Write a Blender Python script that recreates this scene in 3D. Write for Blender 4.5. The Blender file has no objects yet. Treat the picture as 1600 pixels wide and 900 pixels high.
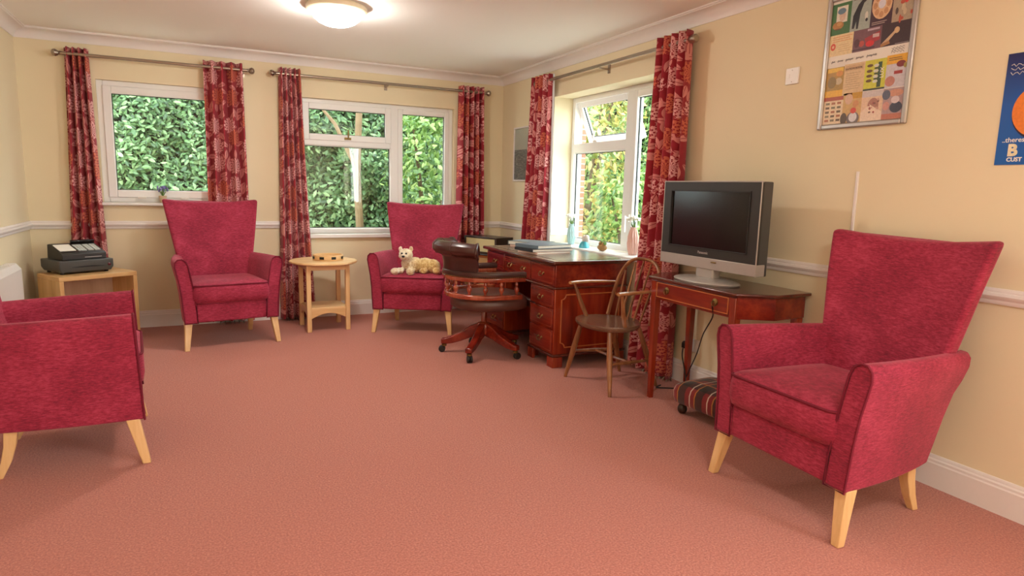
import bpy, bmesh, math, random
from math import sin, cos, pi, sqrt, radians, atan2, hypot
from mathutils import Vector, Matrix
random.seed(7)
SC = bpy.context.scene
COL = SC.collection

# ------------------------------------------------------------------ camera
CAM = Vector((-2.9091, -6.3113, 1.2695)); YAW, PITCH, ROLL = .4519, -.1530, .0254
FWD = Vector((sin(YAW)*cos(PITCH), cos(YAW)*cos(PITCH), sin(PITCH)))
RGT = Vector((cos(YAW), -sin(YAW), 0)); UPV = RGT.cross(FWD)
R2 = RGT*cos(ROLL)+UPV*sin(ROLL); U2 = UPV*cos(ROLL)-RGT*sin(ROLL)
cd = bpy.data.cameras.new('camera'); cd.sensor_width = 36; cd.lens = 1005.7426/1600*36; cd.clip_start = .05; cd.clip_end = 200
cam = bpy.data.objects.new('camera', cd); COL.objects.link(cam)
cam.matrix_world = Matrix(((R2.x, U2.x, -FWD.x, CAM.x), (R2.y, U2.y, -FWD.y, CAM.y), (R2.z, U2.z, -FWD.z, CAM.z), (0, 0, 0, 1)))
SC.camera = cam

# ------------------------------------------------------------------ world, daylight, exposure
W = bpy.data.worlds.new('overcast_sky'); SC.world = W; W.use_nodes = True
W.node_tree.nodes['Background'].inputs[0].default_value = (.88, .95, 1.0, 1)
W.node_tree.nodes['Background'].inputs[1].default_value = 9.0

def area(name, loc, direction, sx, sy, power, col):
    l = bpy.data.lights.new(name, 'AREA'); l.shape = 'RECTANGLE'; l.size = sx; l.size_y = sy; l.energy = power; l.color = col
    o = bpy.data.objects.new(name, l); COL.objects.link(o); o.location = loc
    o.rotation_euler = Vector(direction).to_track_quat('-Z', 'Y').to_euler(); return o
# daylight entering through the side window the room has behind the camera
area('daylight_side_window', (.28, -7.35, 1.45), (-1, .12, -.10), 1.7, 1.3, 110, (.95, .98, 1))
VS = SC.view_settings
VS.view_transform = 'Standard'; VS.look = 'None'; VS.exposure = 0.20; VS.gamma = 1; VS.use_curve_mapping = False

# ------------------------------------------------------------------ material helpers
def lin(r, g, b):
    f = lambda c: (c/255/12.92) if c/255 <= .04045 else ((c/255+.055)/1.055)**2.4
    return (f(r), f(g), f(b), 1)

class NT:
    """tiny node-tree writer"""
    def __init__(s, name):
        s.m = bpy.data.materials.new(name); s.m.use_nodes = True; s.t = s.m.node_tree
        s.n = s.t.nodes; s.b = s.n['Principled BSDF']
    def node(s, typ, ins=None, **kw):
        x = s.n.new(typ)
        for k, v in kw.items(): setattr(x, k, v)
        for k, v in (ins or {}).items(): s.put(x.inputs[k], v)
        return x
    def put(s, sock, v):
        if hasattr(v, 'is_output') or isinstance(v, bpy.types.NodeSocket): s.t.links.new(v, sock)
        elif hasattr(v, 'outputs'): s.t.links.new(v.outputs[0], sock)
        else: sock.default_value = v
    def math(s, op, a, b=0.0, c=None):
        x = s.n.new('ShaderNodeMath'); x.operation = op; s.put(x.inputs[0], a); s.put(x.inputs[1], b)
        if c is not None: s.put(x.inputs[2], c)
        return x.outputs[0]
    def mix(s, f, a, b):
        x = s.n.new('ShaderNodeMix'); x.data_type = 'RGBA'; s.put(x.inputs[0], f); s.put(x.inputs[6], a); s.put(x.inputs[7], b)
        return x.outputs[2]
    def coord(s, out='Object', scale=(1, 1, 1), rot=(0, 0, 0)):
        c = s.node('ShaderNodeTexCoord'); m = s.node('ShaderNodeMapping', {'Vector': c.outputs[out], 'Scale': scale, 'Rotation': rot}); return m.outputs[0]
    def noise(s, vec, scale, detail=3, rough=.5):
        return s.node('ShaderNodeTexNoise', {'Vector': vec, 'Scale': scale, 'Detail': detail, 'Roughness': rough}).outputs[0]
    def ramp(s, f, stops):
        x = s.node('ShaderNodeValToRGB', {'Fac': f}); e = x.color_ramp.elements
        while len(e) < len(stops): e.new(.5)
        for i, (p, c) in enumerate(stops): e[i].position = p; e[i].color = c
        return x.outputs[0]
    def bump(s, h, strength=.3, dist=.01):
        x = s.node('ShaderNodeBump', {'Height': h, 'Strength': strength, 'Distance': dist}); s.put(s.b.inputs['Normal'], x.outputs[0])
    def set(s, **kw):
        for k, v in kw.items(): s.put(s.b.inputs[k.replace('_', ' ')], v)
        return s
MATS = {}
def plain(name, col, rough=.5, metal=0, var=.06, scale=30, **kw):
    t = NT(name); n = t.noise(t.coord(), scale, 3)
    dark = tuple(c*(1-var) for c in col[:3])+(1,); lite = tuple(min(1, c*(1+var)) for c in col[:3])+(1,)
    t.set(Base_Color=t.mix(n, dark, lite), Roughness=rough, Metallic=metal)
    for k, v in kw.items(): t.put(t.b.inputs[k.replace('_', ' ')], v)
    MATS[name] = t.m; return t.m
def wood(name, c1, c2, c3, rough=.35, axis=2, scale=14, coat=0.0, stretch=.08):
    t = NT(name); sc = [1, 1, 1]; sc[axis] = stretch; v = t.coord('Object', tuple(sc))
    n1 = t.noise(v, scale, 5, .6); n2 = t.noise(v, scale*6, 3, .6)
    f = t.math('ADD', t.math('MULTIPLY', n1, .75), t.math('MULTIPLY', n2, .25))
    t.set(Base_Color=t.ramp(f, [(.3, c1), (.5, c2), (.7, c3)]), Roughness=rough, Coat_Weight=coat, Coat_Roughness=.15)
    t.bump(n2, .08, .002); MATS[name] = t.m; return t.m

def mat_wall():
    t = NT('cream_paint'); v = t.coord()
    n = t.noise(v, 2.2, 3); n2 = t.noise(v, 160, 2)
    t.set(Base_Color=t.mix(n, lin(237, 224, 190), lin(232, 217, 182)), Roughness=.75); t.bump(n2, .08, .002); return t.m
def mat_ceiling():
    t = NT('ceiling_paint'); v = t.coord(); n2 = t.noise(v, 120, 2)
    t.set(Base_Color=lin(248, 246, 240), Roughness=.85); t.bump(n2, .08, .002); return t.m
def mat_carpet():
    t = NT('salmon_carpet'); v = t.coord()
    f = t.noise(v, 130, 5, .8); c = t.noise(v, 1.6, 3); g = t.noise(v, 34, 3, .7)
    a = t.ramp(f, [(.32, lin(108, 44, 36)), (.5, lin(184, 102, 82)), (.68, lin(226, 156, 134))])
    b = t.mix(t.math('MULTIPLY', g, .35), a, lin(168, 76, 58))
    t.set(Base_Color=t.mix(t.math('MULTIPLY', c, .3), b, lin(182, 88, 68)), Roughness=.95, Sheen_Weight=.25, Sheen_Roughness=.6)
    t.bump(f, .6, .006); return t.m
def mat_chenille():
    t = NT('crimson_chenille'); v = t.coord('Object', (1, 1, 4.5)); v2 = t.coord('Object', (1, 1, 1))
    a = t.noise(v, 42, 5, .75); b = t.noise(v2, 5, 3); h = t.noise(v, 150, 2, .6)
    f = t.math('ADD', t.math('MULTIPLY', a, .7), t.math('MULTIPLY', b, .3))
    t.set(Base_Color=t.ramp(f, [(.34, lin(106, 12, 38)), (.49, lin(150, 28, 58)), (.63, lin(182, 58, 86))]), Roughness=.82,
          Sheen_Weight=.45, Sheen_Roughness=.4, Sheen_Tint=lin(240, 150, 165)); t.bump(h, .35, .004); return t.m
def mat_piping():
    t = NT('crimson_piping'); t.set(Base_Color=lin(112, 8, 38), Roughness=.85, Sheen_Weight=.0); t.bump(t.noise(t.coord(), 300, 2), .2, .002); return t.m

def mat_curtain():
    t = NT('floral_print'); uv = t.node('ShaderNodeTexCoord').outputs['UV']
    def scaled(k, off):
        m = t.node('ShaderNodeMapping', {'Vector': uv, 'Scale': (k, k, 1), 'Location': off}); return m.outputs[0]
    def cell(p, rnd):
        v = t.node('ShaderNodeTexVoronoi', {'Vector': p, 'Scale': 1.0, 'Randomness': rnd}, voronoi_dimensions='2D')
        d = t.node('ShaderNodeVectorMath', {0: p, 1: v.outputs['Position']}, operation='SUBTRACT').outputs[0]
        s = t.node('ShaderNodeSeparateXYZ', {0: d}); c = t.node('ShaderNodeSeparateColor', {0: v.outputs['Color']})
        return s.outputs[0], s.outputs[1], c
    # dahlias
    x, y, c = cell(scaled(5.6, (.3, .1, 0)), .55)
    r = t.math('SQRT', t.math('ADD', t.math('MULTIPLY', x, x), t.math('MULTIPLY', y, y)))
    th = t.math('ARCTAN2', y, x)
    lobe = t.math('ABSOLUTE', t.math('COSINE', t.math('MULTIPLY', th, 6)))
    R = t.math('MULTIPLY_ADD', lobe, .07, .33)
    flower = t.math('LESS_THAN', r, R)
    ring = t.math('MULTIPLY', r, 9.0)
    stag = t.math('MULTIPLY', t.math('FLOOR', ring), .26)
    pet = t.math('MULTIPLY', t.math('SINE', t.math('MULTIPLY', ring, 2*pi)), t.math('COSINE', t.math('MULTIPLY', t.math('ADD', th, stag), 11)))
    fill = t.math('GREATER_THAN', pet, -.22)
    fm = t.math('MULTIPLY', flower, fill)
    fcol = t.mix(t.math('GREATER_THAN', c.outputs[0], .62), lin(230, 170, 168), lin(206, 108, 80))
    # leaves
    def leaves(k, off, L, Wd, rnd):
        x2, y2, c2 = cell(scaled(k, off), rnd)
        an = t.math('MULTIPLY', c2.outputs[1], 6.283)
        ca, sa = t.math('COSINE', an), t.math('SINE', an)
        lx = t.math('ADD', t.math('MULTIPLY', x2, ca), t.math('MULTIPLY', y2, sa))
        ly = t.math('SUBTRACT', t.math('MULTIPLY', y2, ca), t.math('MULTIPLY', x2, sa))
        q = t.math('DIVIDE', lx, L)
        w = t.math('MULTIPLY', t.math('SUBTRACT', 1.0, t.math('MULTIPLY', q, q)), Wd)
        ay = t.math('ABSOLUTE', ly)
        return t.math('MULTIPLY', t.math('LESS_THAN', ay, w), t.math('GREATER_THAN', ay, .018))
    l1 = leaves(10.0, (1.7, 2.3, 0), .46, .20, .9); l2 = leaves(9.0, (4.1, .6, 0), .45, .18, .9)
    lf = t.math('MAXIMUM', l1, l2)
    halo = t.math('GREATER_THAN', r, t.math('ADD', R, .03))
    lf = t.math('MULTIPLY', lf, halo)
    base = t.mix(t.noise(uv, 40, 2), lin(142, 18, 36), lin(162, 26, 46))
    col = t.mix(lf, base, lin(216, 138, 134)); col = t.mix(fm, col, fcol)
    t.set(Base_Color=col, Roughness=.8, Sheen_Weight=.15); t.bump(t.noise(uv, 900, 2), .1, .001)
    return t.m
def mat_leaf(name, cols, trans=.35):
    t = NT(name); g = t.node('ShaderNodeNewGeometry'); n = t.noise(t.coord(), 2.0, 2)
    f = t.math('ADD', t.math('MULTIPLY', g.outputs['Random Per Island'], .8), t.math('MULTIPLY', n, .25))
    k = len(cols); col = t.ramp(f, [(i/(k-1), lin(*c)) for i, c in enumerate(cols)])
    t.set(Base_Color=col, Roughness=.35)
    tr = t.node('ShaderNodeBsdfTranslucent', {'Color': col}); mx = t.node('ShaderNodeMixShader', {0: trans, 1: t.b, 2: tr})
    t.t.links.new(mx.outputs[0], t.n['Material Output'].inputs[0]); return t.m
def mat_glass():
    t = NT('window_glass'); lw = t.node('ShaderNodeLayerWeight', {'Blend': .5}); fr = t.math('MULTIPLY_ADD', t.math('POWER', lw.outputs['Facing'], 5.0), .95, .018); tp = t.node('ShaderNodeBsdfTransparent', {'Color': (.93, .97, .95, 1)})
    gl = t.node('ShaderNodeBsdfGlossy', {'Color': (1, 1, 1, 1), 'Roughness': .02})
    mx = t.node('ShaderNodeMixShader', {0: fr, 1: tp, 2: gl}); t.t.links.new(mx.outputs[0], t.n['Material Output'].inputs[0]); return t.m
def mat_emit(name, col, s):
    t = NT(name); t.set(Base_Color=col, Emission_Color=col, Emission_Strength=s); return t.m
def mat_tartan():
    t = NT('tartan_wool'); s = t.node('ShaderNodeSeparateXYZ', {0: t.coord('Object')})
    def stripe(ax, per, ph, w):
        v = t.math('FRACT', t.math('MULTIPLY_ADD', s.outputs[ax], 1/per, ph)); return t.math('LESS_THAN', v, w)
    col = lin(120, 26, 26)
    col = t.mix(t.math('MULTIPLY', stripe(0, .13, .1, .45), .75), col, lin(18, 26, 20))
    col = t.mix(t.math('MULTIPLY', stripe(1, .13, .3, .45), .75), col, lin(22, 30, 22))
    col = t.mix(t.math('MULTIPLY', stripe(0, .13, .55, .07), .8), col, lin(196, 116, 40))
    col = t.mix(t.math('MULTIPLY', stripe(1, .13, .62, .06), .8), col, lin(206, 190, 170))
    col = t.mix(t.math('MULTIPLY', stripe(1, .13, .9, .06), .7), col, lin(190, 120, 40))
    t.set(Base_Color=col, Roughness=.9, Sheen_Weight=.2); t.bump(t.noise(t.coord(), 400, 2), .2, .002); return t.m
def mat_sea():
    t = NT('seascape_print'); z = t.node('ShaderNodeSeparateXYZ', {0: t.coord('Object')}).outputs[2]
    n = t.noise(t.coord('Object', (1, 3, 12)), 6, 4, .6)
    sky = t.mix(t.noise(t.coord(), 4, 3), lin(150, 160, 154), lin(200, 196, 172)); sea = t.ramp(n, [(.35, lin(82, 84, 84)), (.6, lin(124, 126, 120)), (.75, lin(180, 178, 166))])
    t.set(Base_Color=t.mix(t.math('GREATER_THAN', z, .31), sea, sky), Roughness=.4); return t.m
def mat_brick():
    t = NT('brick_masonry'); c = t.coord('Object', (1, 1, 1), (pi/2, 0, 0))
    b = t.node('ShaderNodeTexBrick', {'Vector': c, 'Color1': lin(150, 78, 62), 'Color2': lin(172, 98, 78), 'Mortar': lin(178, 168, 152), 'Scale': 4.4, 'Mortar Size': .02})
    t.set(Base_Color=b.outputs[0], Roughness=.9); return t.m
def mat_fur():
    t = NT('plush_fur'); v = t.coord(); s = t.node('ShaderNodeSeparateXYZ', {0: v})
    x = t.math('MULTIPLY_ADD', t.noise(v, 25, 3), .08, s.outputs[0])
    base = t.ramp(t.noise(v, 45, 4, .7), [(.35, lin(196, 146, 74)), (.55, lin(232, 198, 128)), (.7, lin(250, 228, 176))])
    pale = t.ramp(t.noise(v, 45, 4, .7), [(.35, lin(226, 196, 150)), (.6, lin(252, 240, 214))])
    f = t.node('ShaderNodeMapRange', {0: x, 1: -.06, 2: .06}).outputs[0]
    t.set(Base_Color=t.mix(f, pale, base), Roughness=.95, Sheen_Weight=.5); t.bump(t.noise(v, 140, 3, .7), .8, .01); return t.m

M = {}
M['wall'] = mat_wall(); M['ceiling'] = mat_ceiling(); M['carpet'] = mat_carpet(); M['chenille'] = mat_chenille(); M['piping'] = mat_piping()
M['curtain'] = mat_curtain(); M['glass'] = mat_glass(); M['tartan'] = mat_tartan(); M['sea'] = mat_sea(); M['brick'] = mat_brick(); M['fur'] = mat_fur()
M['trim'] = plain('white_gloss_trim', lin(236, 230, 226), .4, 0, .02)
M['upvc'] = plain('white_upvc', lin(238, 238, 236), .3, 0, .01)
M['gasket'] = plain('black_gasket', lin(30, 32, 30), .6)
M['white_plastic'] = plain('white_plastic', lin(238, 234, 226), .35, 0, .02)
M['heater'] = plain('heater_enamel', lin(236, 232, 226), .35, 0, .02)
M['beech'] = wood('pale_beech', lin(206, 160, 104), lin(226, 184, 128), lin(238, 202, 152), .4, 2)
M['beech_flat'] = wood('pale_beech_flat', lin(206, 160, 104), lin(226, 184, 128), lin(238, 202, 152), .4, 0)
M['oak'] = wood('light_oak', lin(190, 144, 88), lin(212, 168, 110), lin(226, 188, 134), .42, 2, 9)
M['oak_flat'] = wood('light_oak_flat', lin(196, 150, 94), lin(216, 174, 118), lin(230, 194, 142), .38, 0, 9)
M['oak_inner'] = wood('oak_back_board', lin(176, 140, 108), lin(190, 156, 124), lin(204, 170, 138), .5, 2, 9)
M['mahogany'] = wood('mahogany', lin(84, 18, 8), lin(140, 42, 18), lin(178, 72, 32), .22, 2, 7, .5)
M['mahogany_y'] = wood('mahogany_front', lin(74, 16, 10), lin(124, 34, 20), lin(160, 58, 32), .22, 1, 9, .5)
M['mahogany_x'] = wood('mahogany_top', lin(58, 20, 14), lin(86, 36, 24), lin(112, 52, 36), .2, 1, 10, .5)
M['inlay_and_highlight'] = plain('boxwood_and_bead_highlight', lin(196, 116, 56), .3)  # inlay wood, also painted on the desk bead as its highlights
M['redwood'] = wood('red_stained_wood', lin(100, 32, 18), lin(150, 62, 36), lin(190, 104, 70), .2, 2, 10, .6)
M['elm'] = wood('brown_elm', lin(92, 54, 30), lin(138, 88, 52), lin(178, 126, 82), .28, 2, 12, .35)
M['elm_seat'] = wood('dark_elm_seat', lin(74, 48, 34), lin(110, 78, 58), lin(142, 108, 86), .22, 0, 9, .4)
M['elm_arm'] = wood('worn_elm_arm', lin(140, 92, 52), lin(176, 124, 76), lin(200, 152, 104), .3, 0, 12, .3)
M['leather'] = plain('oxblood_leather', lin(62, 26, 20), .32, 0, .35, 9, Coat_Weight=.3, Coat_Roughness=.25)
M['leather_seat'] = plain('worn_brown_leather', lin(88, 52, 42), .38, 0, .3, 9, Coat_Weight=.2, Coat_Roughness=.3)
M['leather_top'] = plain('brown_tooled_leather', lin(96, 74, 60), .25, 0, .2, 8, Coat_Weight=.3, Coat_Roughness=.2)
M['brass'] = plain('aged_brass', lin(132, 108, 66), .4, 1, .2)
M['steel'] = plain('brushed_nickel', lin(168, 156, 142), .32, 1, .1)
M['chrome'] = plain('chrome', lin(210, 208, 204), .15, 1, .05)
M['silver'] = plain('silver_plastic', lin(178, 172, 166), .38, .35, .04)
M['tv_black'] = plain('dark_grey_plastic', lin(44, 42, 40), .4, 0, .05)
M['screen'] = plain('dead_screen', lin(20, 14, 12), .18, 0, .05)
M['black'] = plain('black_plastic', lin(24, 23, 22), .45)
M['till_grey'] = plain('charcoal_plastic', lin(72, 72, 70), .45, 0, .05)
M['till_dark'] = plain('dark_brown_plastic', lin(46, 42, 38), .45, 0, .05)
M['key'] = plain('grey_keys', lin(196, 200, 196), .5, 0, .05)
M['paper'] = plain('paper', lin(240, 236, 226), .8, 0, .03)
M['pages'] = plain('book_pages', lin(232, 226, 212), .85, 0, .06, 120)
M['pages_pink'] = plain('pinkish_pages', lin(224, 192, 176), .85, 0, .08, 120)
M['cover_grey'] = plain('grey_cloth_cover', lin(112, 120, 120), .6, 0, .08, 60)
M['cover_blue'] = plain('slate_blue_cover', lin(96, 112, 122), .45, 0, .12, 25)
M['cover_black'] = plain('black_cover', lin(40, 42, 46), .5, 0, .1, 25)
M['rexine'] = plain('cream_grille_cloth', lin(222, 204, 150), .8, 0, .05, 180)
M['radio_wood'] = wood('dark_radio_wood', lin(34, 20, 14), lin(50, 30, 20), lin(66, 42, 28), .3, 0, 10)
M['aqua'] = plain('aqua_glaze', lin(160, 192, 188), .3, 0, .06)
M['pink_glaze'] = plain('pink_glaze', lin(226, 182, 170), .35, 0, .05)
M['turq'] = plain('turquoise_glaze', lin(70, 166, 182), .3, 0, .1)
M['stoneware'] = plain('pale_stoneware', lin(206, 196, 186), .5, 0, .15)
M['brown_pot'] = plain('brown_stoneware', lin(156, 116, 66), .5, 0, .35, 60)
M['petal'] = plain('white_petals', lin(240, 240, 228), .8, 0, .05)
M['stem'] = plain('green_stem', lin(96, 132, 56), .6, 0, .15)
M['lavender'] = plain('lavender_bloom', lin(120, 116, 168), .8, 0, .2)
M['terracotta'] = plain('beige_pot', lin(206, 182, 146), .6)
M['lining'] = plain('white_lining', lin(228, 232, 234), .85, 0, .03)
M['alu'] = plain('aluminium_frame', lin(184, 180, 176), .35, .75, .04)
M['bark'] = plain('bark', lin(96, 76, 56), .9, 0, .3, 20)
M['birch'] = plain('pale_bark', lin(120, 96, 70), .85, 0, .3, 14)
M['bounce_ground'] = plain('pale_bounce_ground', lin(206, 202, 188), .9, 0, .12, 6)  # pale tone added so the unseen ground throws light up to the ceiling
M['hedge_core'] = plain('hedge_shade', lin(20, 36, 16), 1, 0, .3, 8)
M['leaf_laurel'] = mat_leaf('laurel_leaves', [(36, 58, 36), (72, 104, 62), (112, 146, 94), (172, 196, 144)])
M['leaf_bright'] = mat_leaf('bright_leaves', [(52, 82, 38), (98, 134, 62), (142, 172, 94), (196, 210, 140)])
M['leaf_gold'] = mat_leaf('golden_leaves', [(86, 110, 50), (140, 150, 70), (190, 170, 96), (214, 186, 120)])
M['lamp_on'] = mat_emit('lit_opal_glass', (1, .96, .89, 1), 84)
M['opal'] = plain('cream_lamp_rim', lin(236, 222, 190), .35, 0, .02)
M['dirt'] = plain('soil', lin(74, 58, 42), .95, 0, .3, 10)

# ------------------------------------------------------------------ mesh helpers
class MB:
    def __init__(s): s.bm = bmesh.new(); s.uv = None
    def quadface(s, vs, mi=0):
        try:
            f = s.bm.faces.new(vs); f.material_index = mi; return f
        except ValueError: return None
    def box(s, x0, x1, y0, y1, z0, z1, mi=0, mat=None):
        pts = [(x0, y0, z0), (x1, y0, z0), (x1, y1, z0), (x0, y1, z0), (x0, y0, z1), (x1, y0, z1), (x1, y1, z1), (x0, y1, z1)]
        v = [s.bm.verts.new(mat @ Vector(p) if mat else p) for p in pts]
        for f in ((0, 3, 2, 1), (4, 5, 6, 7), (0, 1, 5, 4), (1, 2, 6, 5), (2, 3, 7, 6), (3, 0, 4, 7)): s.quadface([v[i] for i in f], mi)
        return s
    def hexa(s, bot, top, mi=0):
        v = [s.bm.verts.new(p) for p in list(bot)+list(top)]; n = len(bot)
        s.quadface(v[:n][::-1], mi); s.quadface(v[n:], mi)
        for i in range(n): s.quadface([v[i], v[(i+1) % n], v[n+(i+1) % n], v[n+i]], mi)
        return s
    def prism(s, poly, a, b, axis=2, mi=0):
        """poly of 2-D points extruded from a to b along an axis: 0 -> poly is (y,z), 1 -> (x,z), 2 -> (x,y)"""
        def P(p, h): return (h, p[0], p[1]) if axis == 0 else ((p[0], h, p[1]) if axis == 1 else (p[0], p[1], h))
        return s.hexa([P(p, a) for p in poly], [P(p, b) for p in poly], mi)
    def loft(s, rings, cap=True, mi=0, close=True):
        vs = [[s.bm.verts.new(p) for p in r] for r in rings]; n = len(rings[0])
        for a, b in zip(vs, vs[1:]):
            for i in range(n if close else n-1): s.quadface([a[i], a[(i+1) % n], b[(i+1) % n], b[i]], mi)
        if cap and close: s.quadface(vs[0][::-1], mi); s.quadface(vs[-1], mi)
        return s
    def tube(s, path, r, n=8, mi=0, closed=False, flat=1.0):
        P = [Vector(p) for p in path]; m = len(P); rr = r if isinstance(r, (list, tuple)) else [r]*m
        up = None; rings = []
        for i in range(m):
            if closed: t = P[(i+1) % m]-P[i-1]
            else: t = P[min(i+1, m-1)]-P[max(i-1, 0)]
            t.normalize()
            if up is None:
                up = Vector((0, 0, 1)) if abs(t.z) < .9 else Vector((1, 0, 0))
            u = up-t*up.dot(t); u.normalize(); w = t.cross(u); up = u
            rings.append([P[i]+(w*cos(2*pi*k/n)+u*sin(2*pi*k/n)*flat)*rr[i] for k in range(n)])
        if closed: rings.append(rings[0]); return s.loft_closed(rings[:-1], mi)
        return s.loft(rings, True, mi)
    def loft_closed(s, rings, mi=0):
        vs = [[s.bm.verts.new(p) for p in r] for r in rings]; n = len(rings[0]); m = len(vs)
        for j in range(m):
            a, b = vs[j], vs[(j+1) % m]
            for i in range(n): s.quadface([a[i], a[(i+1) % n], b[(i+1) % n], b[i]], mi)
        return s
    def lathe(s, prof, n=24, c=(0, 0, 0), mi=0, mat=None):
        rings = []
        for r, z in prof:
            ring = [Vector((r*cos(2*pi*k/n), r*sin(2*pi*k/n), z)) for k in range(n)]
            rings.append([(mat @ p if mat else p)+Vector(c) for p in ring])
        return s.loft(rings, True, mi)
    def ball(s, c, r, sub=2, scale=(1, 1, 1), mat=None, mi=0):
        g = bmesh.ops.create_icosphere(s.bm, subdivisions=sub, radius=r)
        for v in g['verts']:
            p = Vector((v.co.x*scale[0], v.co.y*scale[1], v.co.z*scale[2])); v.co = (mat @ p if mat else p)+Vector(c)
        for f in s.bm.faces:
            pass
        return s
    def grid(s, fn, nu, nv, uvfn=None, mi=0, closeu=False):
        vs = [[s.bm.verts.new(fn(i/(nu), j/(nv))) for i in range(nu if closeu else nu+1)] for j in range(nv+1)]
        if uvfn and s.uv is None: s.uv = s.bm.loops.layers.uv.new('UVMap')
        for j in range(nv):
            for i in range(nu):
                i2 = (i+1) % nu if closeu else i+1
                f = s.quadface([vs[j][i], vs[j][i2], vs[j+1][i2], vs[j+1][i]], mi)
                if f and uvfn:
                    for lp, (a, b) in zip(f.loops, ((i, j), (i+1, j), (i+1, j+1), (i, j+1))): lp[s.uv].uv = uvfn(a/nu, b/nv)
        return s
    def build(s, name, mat, parent=None, smooth=True, angle=35, bevel=0, seg=2, sub=0, solid=0, normals=True):
        if normals: bmesh.ops.recalc_face_normals(s.bm, faces=s.bm.faces)
        me = bpy.data.meshes.new(name); s.bm.to_mesh(me); s.bm.free()
        for m in (mat if isinstance(mat, (list, tuple)) else [mat]): me.materials.append(M[m] if isinstance(m, str) else m)
        if smooth:
            me.shade_smooth()
            if not sub: me.set_sharp_from_angle(angle=radians(angle))
        o = bpy.data.objects.new(name, me); COL.objects.link(o)
        if parent: o.parent = parent
        if solid:
            m = o.modifiers.new('thickness', 'SOLIDIFY'); m.thickness = solid; m.offset = 0
        if bevel:
            m = o.modifiers.new('bevel', 'BEVEL'); m.width = bevel; m.segments = seg; m.limit_method = 'ANGLE'; m.angle_limit = radians(40)
        if sub:
            m = o.modifiers.new('subdivision', 'SUBSURF'); m.levels = sub; m.render_levels = sub
        return o
def tag(o, label=None, cat=None, group=None, kind=None):
    if label: o['label'] = label
    if cat: o['category'] = cat
    if group: o['group'] = group
    if kind: o['kind'] = kind
    return o
def thing(name, label, cat, loc=(0, 0, 0), rz=0, group=None, kind=None):
    o = bpy.data.objects.new(name, None); COL.objects.link(o); o.location = loc; o.rotation_euler = (0, 0, rz); o.empty_display_size = .1
    return tag(o, label, cat, group, kind)
def copy_tree(root, parent=None):
    c = root.copy(); COL.objects.link(c); c.parent = parent
    for ch in list(root.children): copy_tree(ch, c)
    return c
def text_mesh(name, body, size, mat, parent, mw, bold=0.0, extrude=.0006):
    cu = bpy.data.curves.new(name, 'FONT'); cu.body = body; cu.size = size; cu.extrude = extrude; cu.offset = bold; cu.resolution_u = 3
    tmp = bpy.data.objects.new('tmp_text', cu); COL.objects.link(tmp)
    dg = bpy.context.evaluated_depsgraph_get(); me = bpy.data.meshes.new_from_object(tmp.evaluated_get(dg))
    bpy.data.objects.remove(tmp); bpy.data.curves.remove(cu)
    me.materials.clear(); me.materials.append(M[mat] if isinstance(mat, str) else mat); me.transform(mw)
    o = bpy.data.objects.new(name, me); COL.objects.link(o); o.parent = parent; return o
RW = Matrix(((0, 0, -1, 0), (-1, 0, 0, 0), (0, 1, 0, 0), (0, 0, 0, 1)))     # text plane -> facing -x (on the right wall)

# ------------------------------------------------------------------ room shell
XL, YN, H, T = -4.14, -8.6, 2.4, .30
def wall_holes(name, lo, hi, holes, place, label, t0=0., t1=T, mat='wall'):
    """wall panel in a (s,z) plane with rectangular holes; place(s, depth, z) -> world"""
    ss = sorted({lo, hi, *[h[0] for h in holes], *[h[1] for h in holes]}); zs = sorted({0., H+.02, *[h[2] for h in holes], *[h[3] for h in holes]})
    def solid(i, j):
        if i < 0 or j < 0 or i >= len(ss)-1 or j >= len(zs)-1: return False
        s, z = (ss[i]+ss[i+1])/2, (zs[j]+zs[j+1])/2
        return not any(h[0] < s < h[1] and h[2] < z < h[3] for h in holes)
    mb = MB()
    def F(pts): mb.quadface([mb.bm.verts.new(place(*p)) for p in pts])
    for i in range(len(ss)-1):
        for j in range(len(zs)-1):
            if not solid(i, j): continue
            a, b, c, d = ss[i], ss[i+1], zs[j], zs[j+1]
            F([(a, t0, c), (b, t0, c), (b, t0, d), (a, t0, d)]); F([(a, t1, d), (b, t1, d), (b, t1, c), (a, t1, c)])
            if not solid(i-1, j): F([(a, t0, c), (a, t0, d), (a, t1, d), (a, t1, c)])
            if not solid(i+1, j): F([(b, t0, d), (b, t0, c), (b, t1, c), (b, t1, d)])
            if not solid(i, j-1): F([(a, t0, c), (a, t1, c), (b, t1, c), (b, t0, c)])
            if not solid(i, j+1): F([(a, t0, d), (b, t0, d), (b, t1, d), (a, t1, d)])
    bmesh.ops.remove_doubles(mb.bm, verts=mb.bm.verts, dist=1e-5)
    return tag(mb.build(name, mat, smooth=False), label, 'wall', kind='structure')
W1 = (-3.625, -2.66, 1.075, 2.06); W2 = (-2.06, -.545, .80, 2.05); W3 = (-2.58, -1.10, .775, 2.09); W4 = (-8.2, -6.5, .8, 2.1)
wall_holes('wall_back', XL, 0, [W1, W2], lambda s, d, z: (s, d, z), 'cream painted wall with two windows at the far end')
wall_holes('wall_right', YN, T, [W3, W4], lambda s, d, z: (d, s, z), 'cream painted wall with the open window and posters')
wall_holes('wall_left', YN, T, [], lambda s, d, z: (XL-d, s, z), 'cream painted wall at the left edge with a white heater', 0, .2)
wall_holes('wall_near', XL, 0, [], lambda s, d, z: (s, YN-d, z), 'cream painted wall behind the viewpoint', 0, .2)
f = MB().box(XL-.2, T, YN-.2, T, -.08, 0).build('floor', 'carpet', smooth=False); tag(f, 'salmon pink carpeted floor', 'floor', kind='structure')
c = MB().box(XL-.2, T, YN-.2, T, H, H+.08).build('ceiling', 'ceiling', smooth=False); tag(c, 'off-white painted ceiling', 'ceiling', kind='structure')

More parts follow.
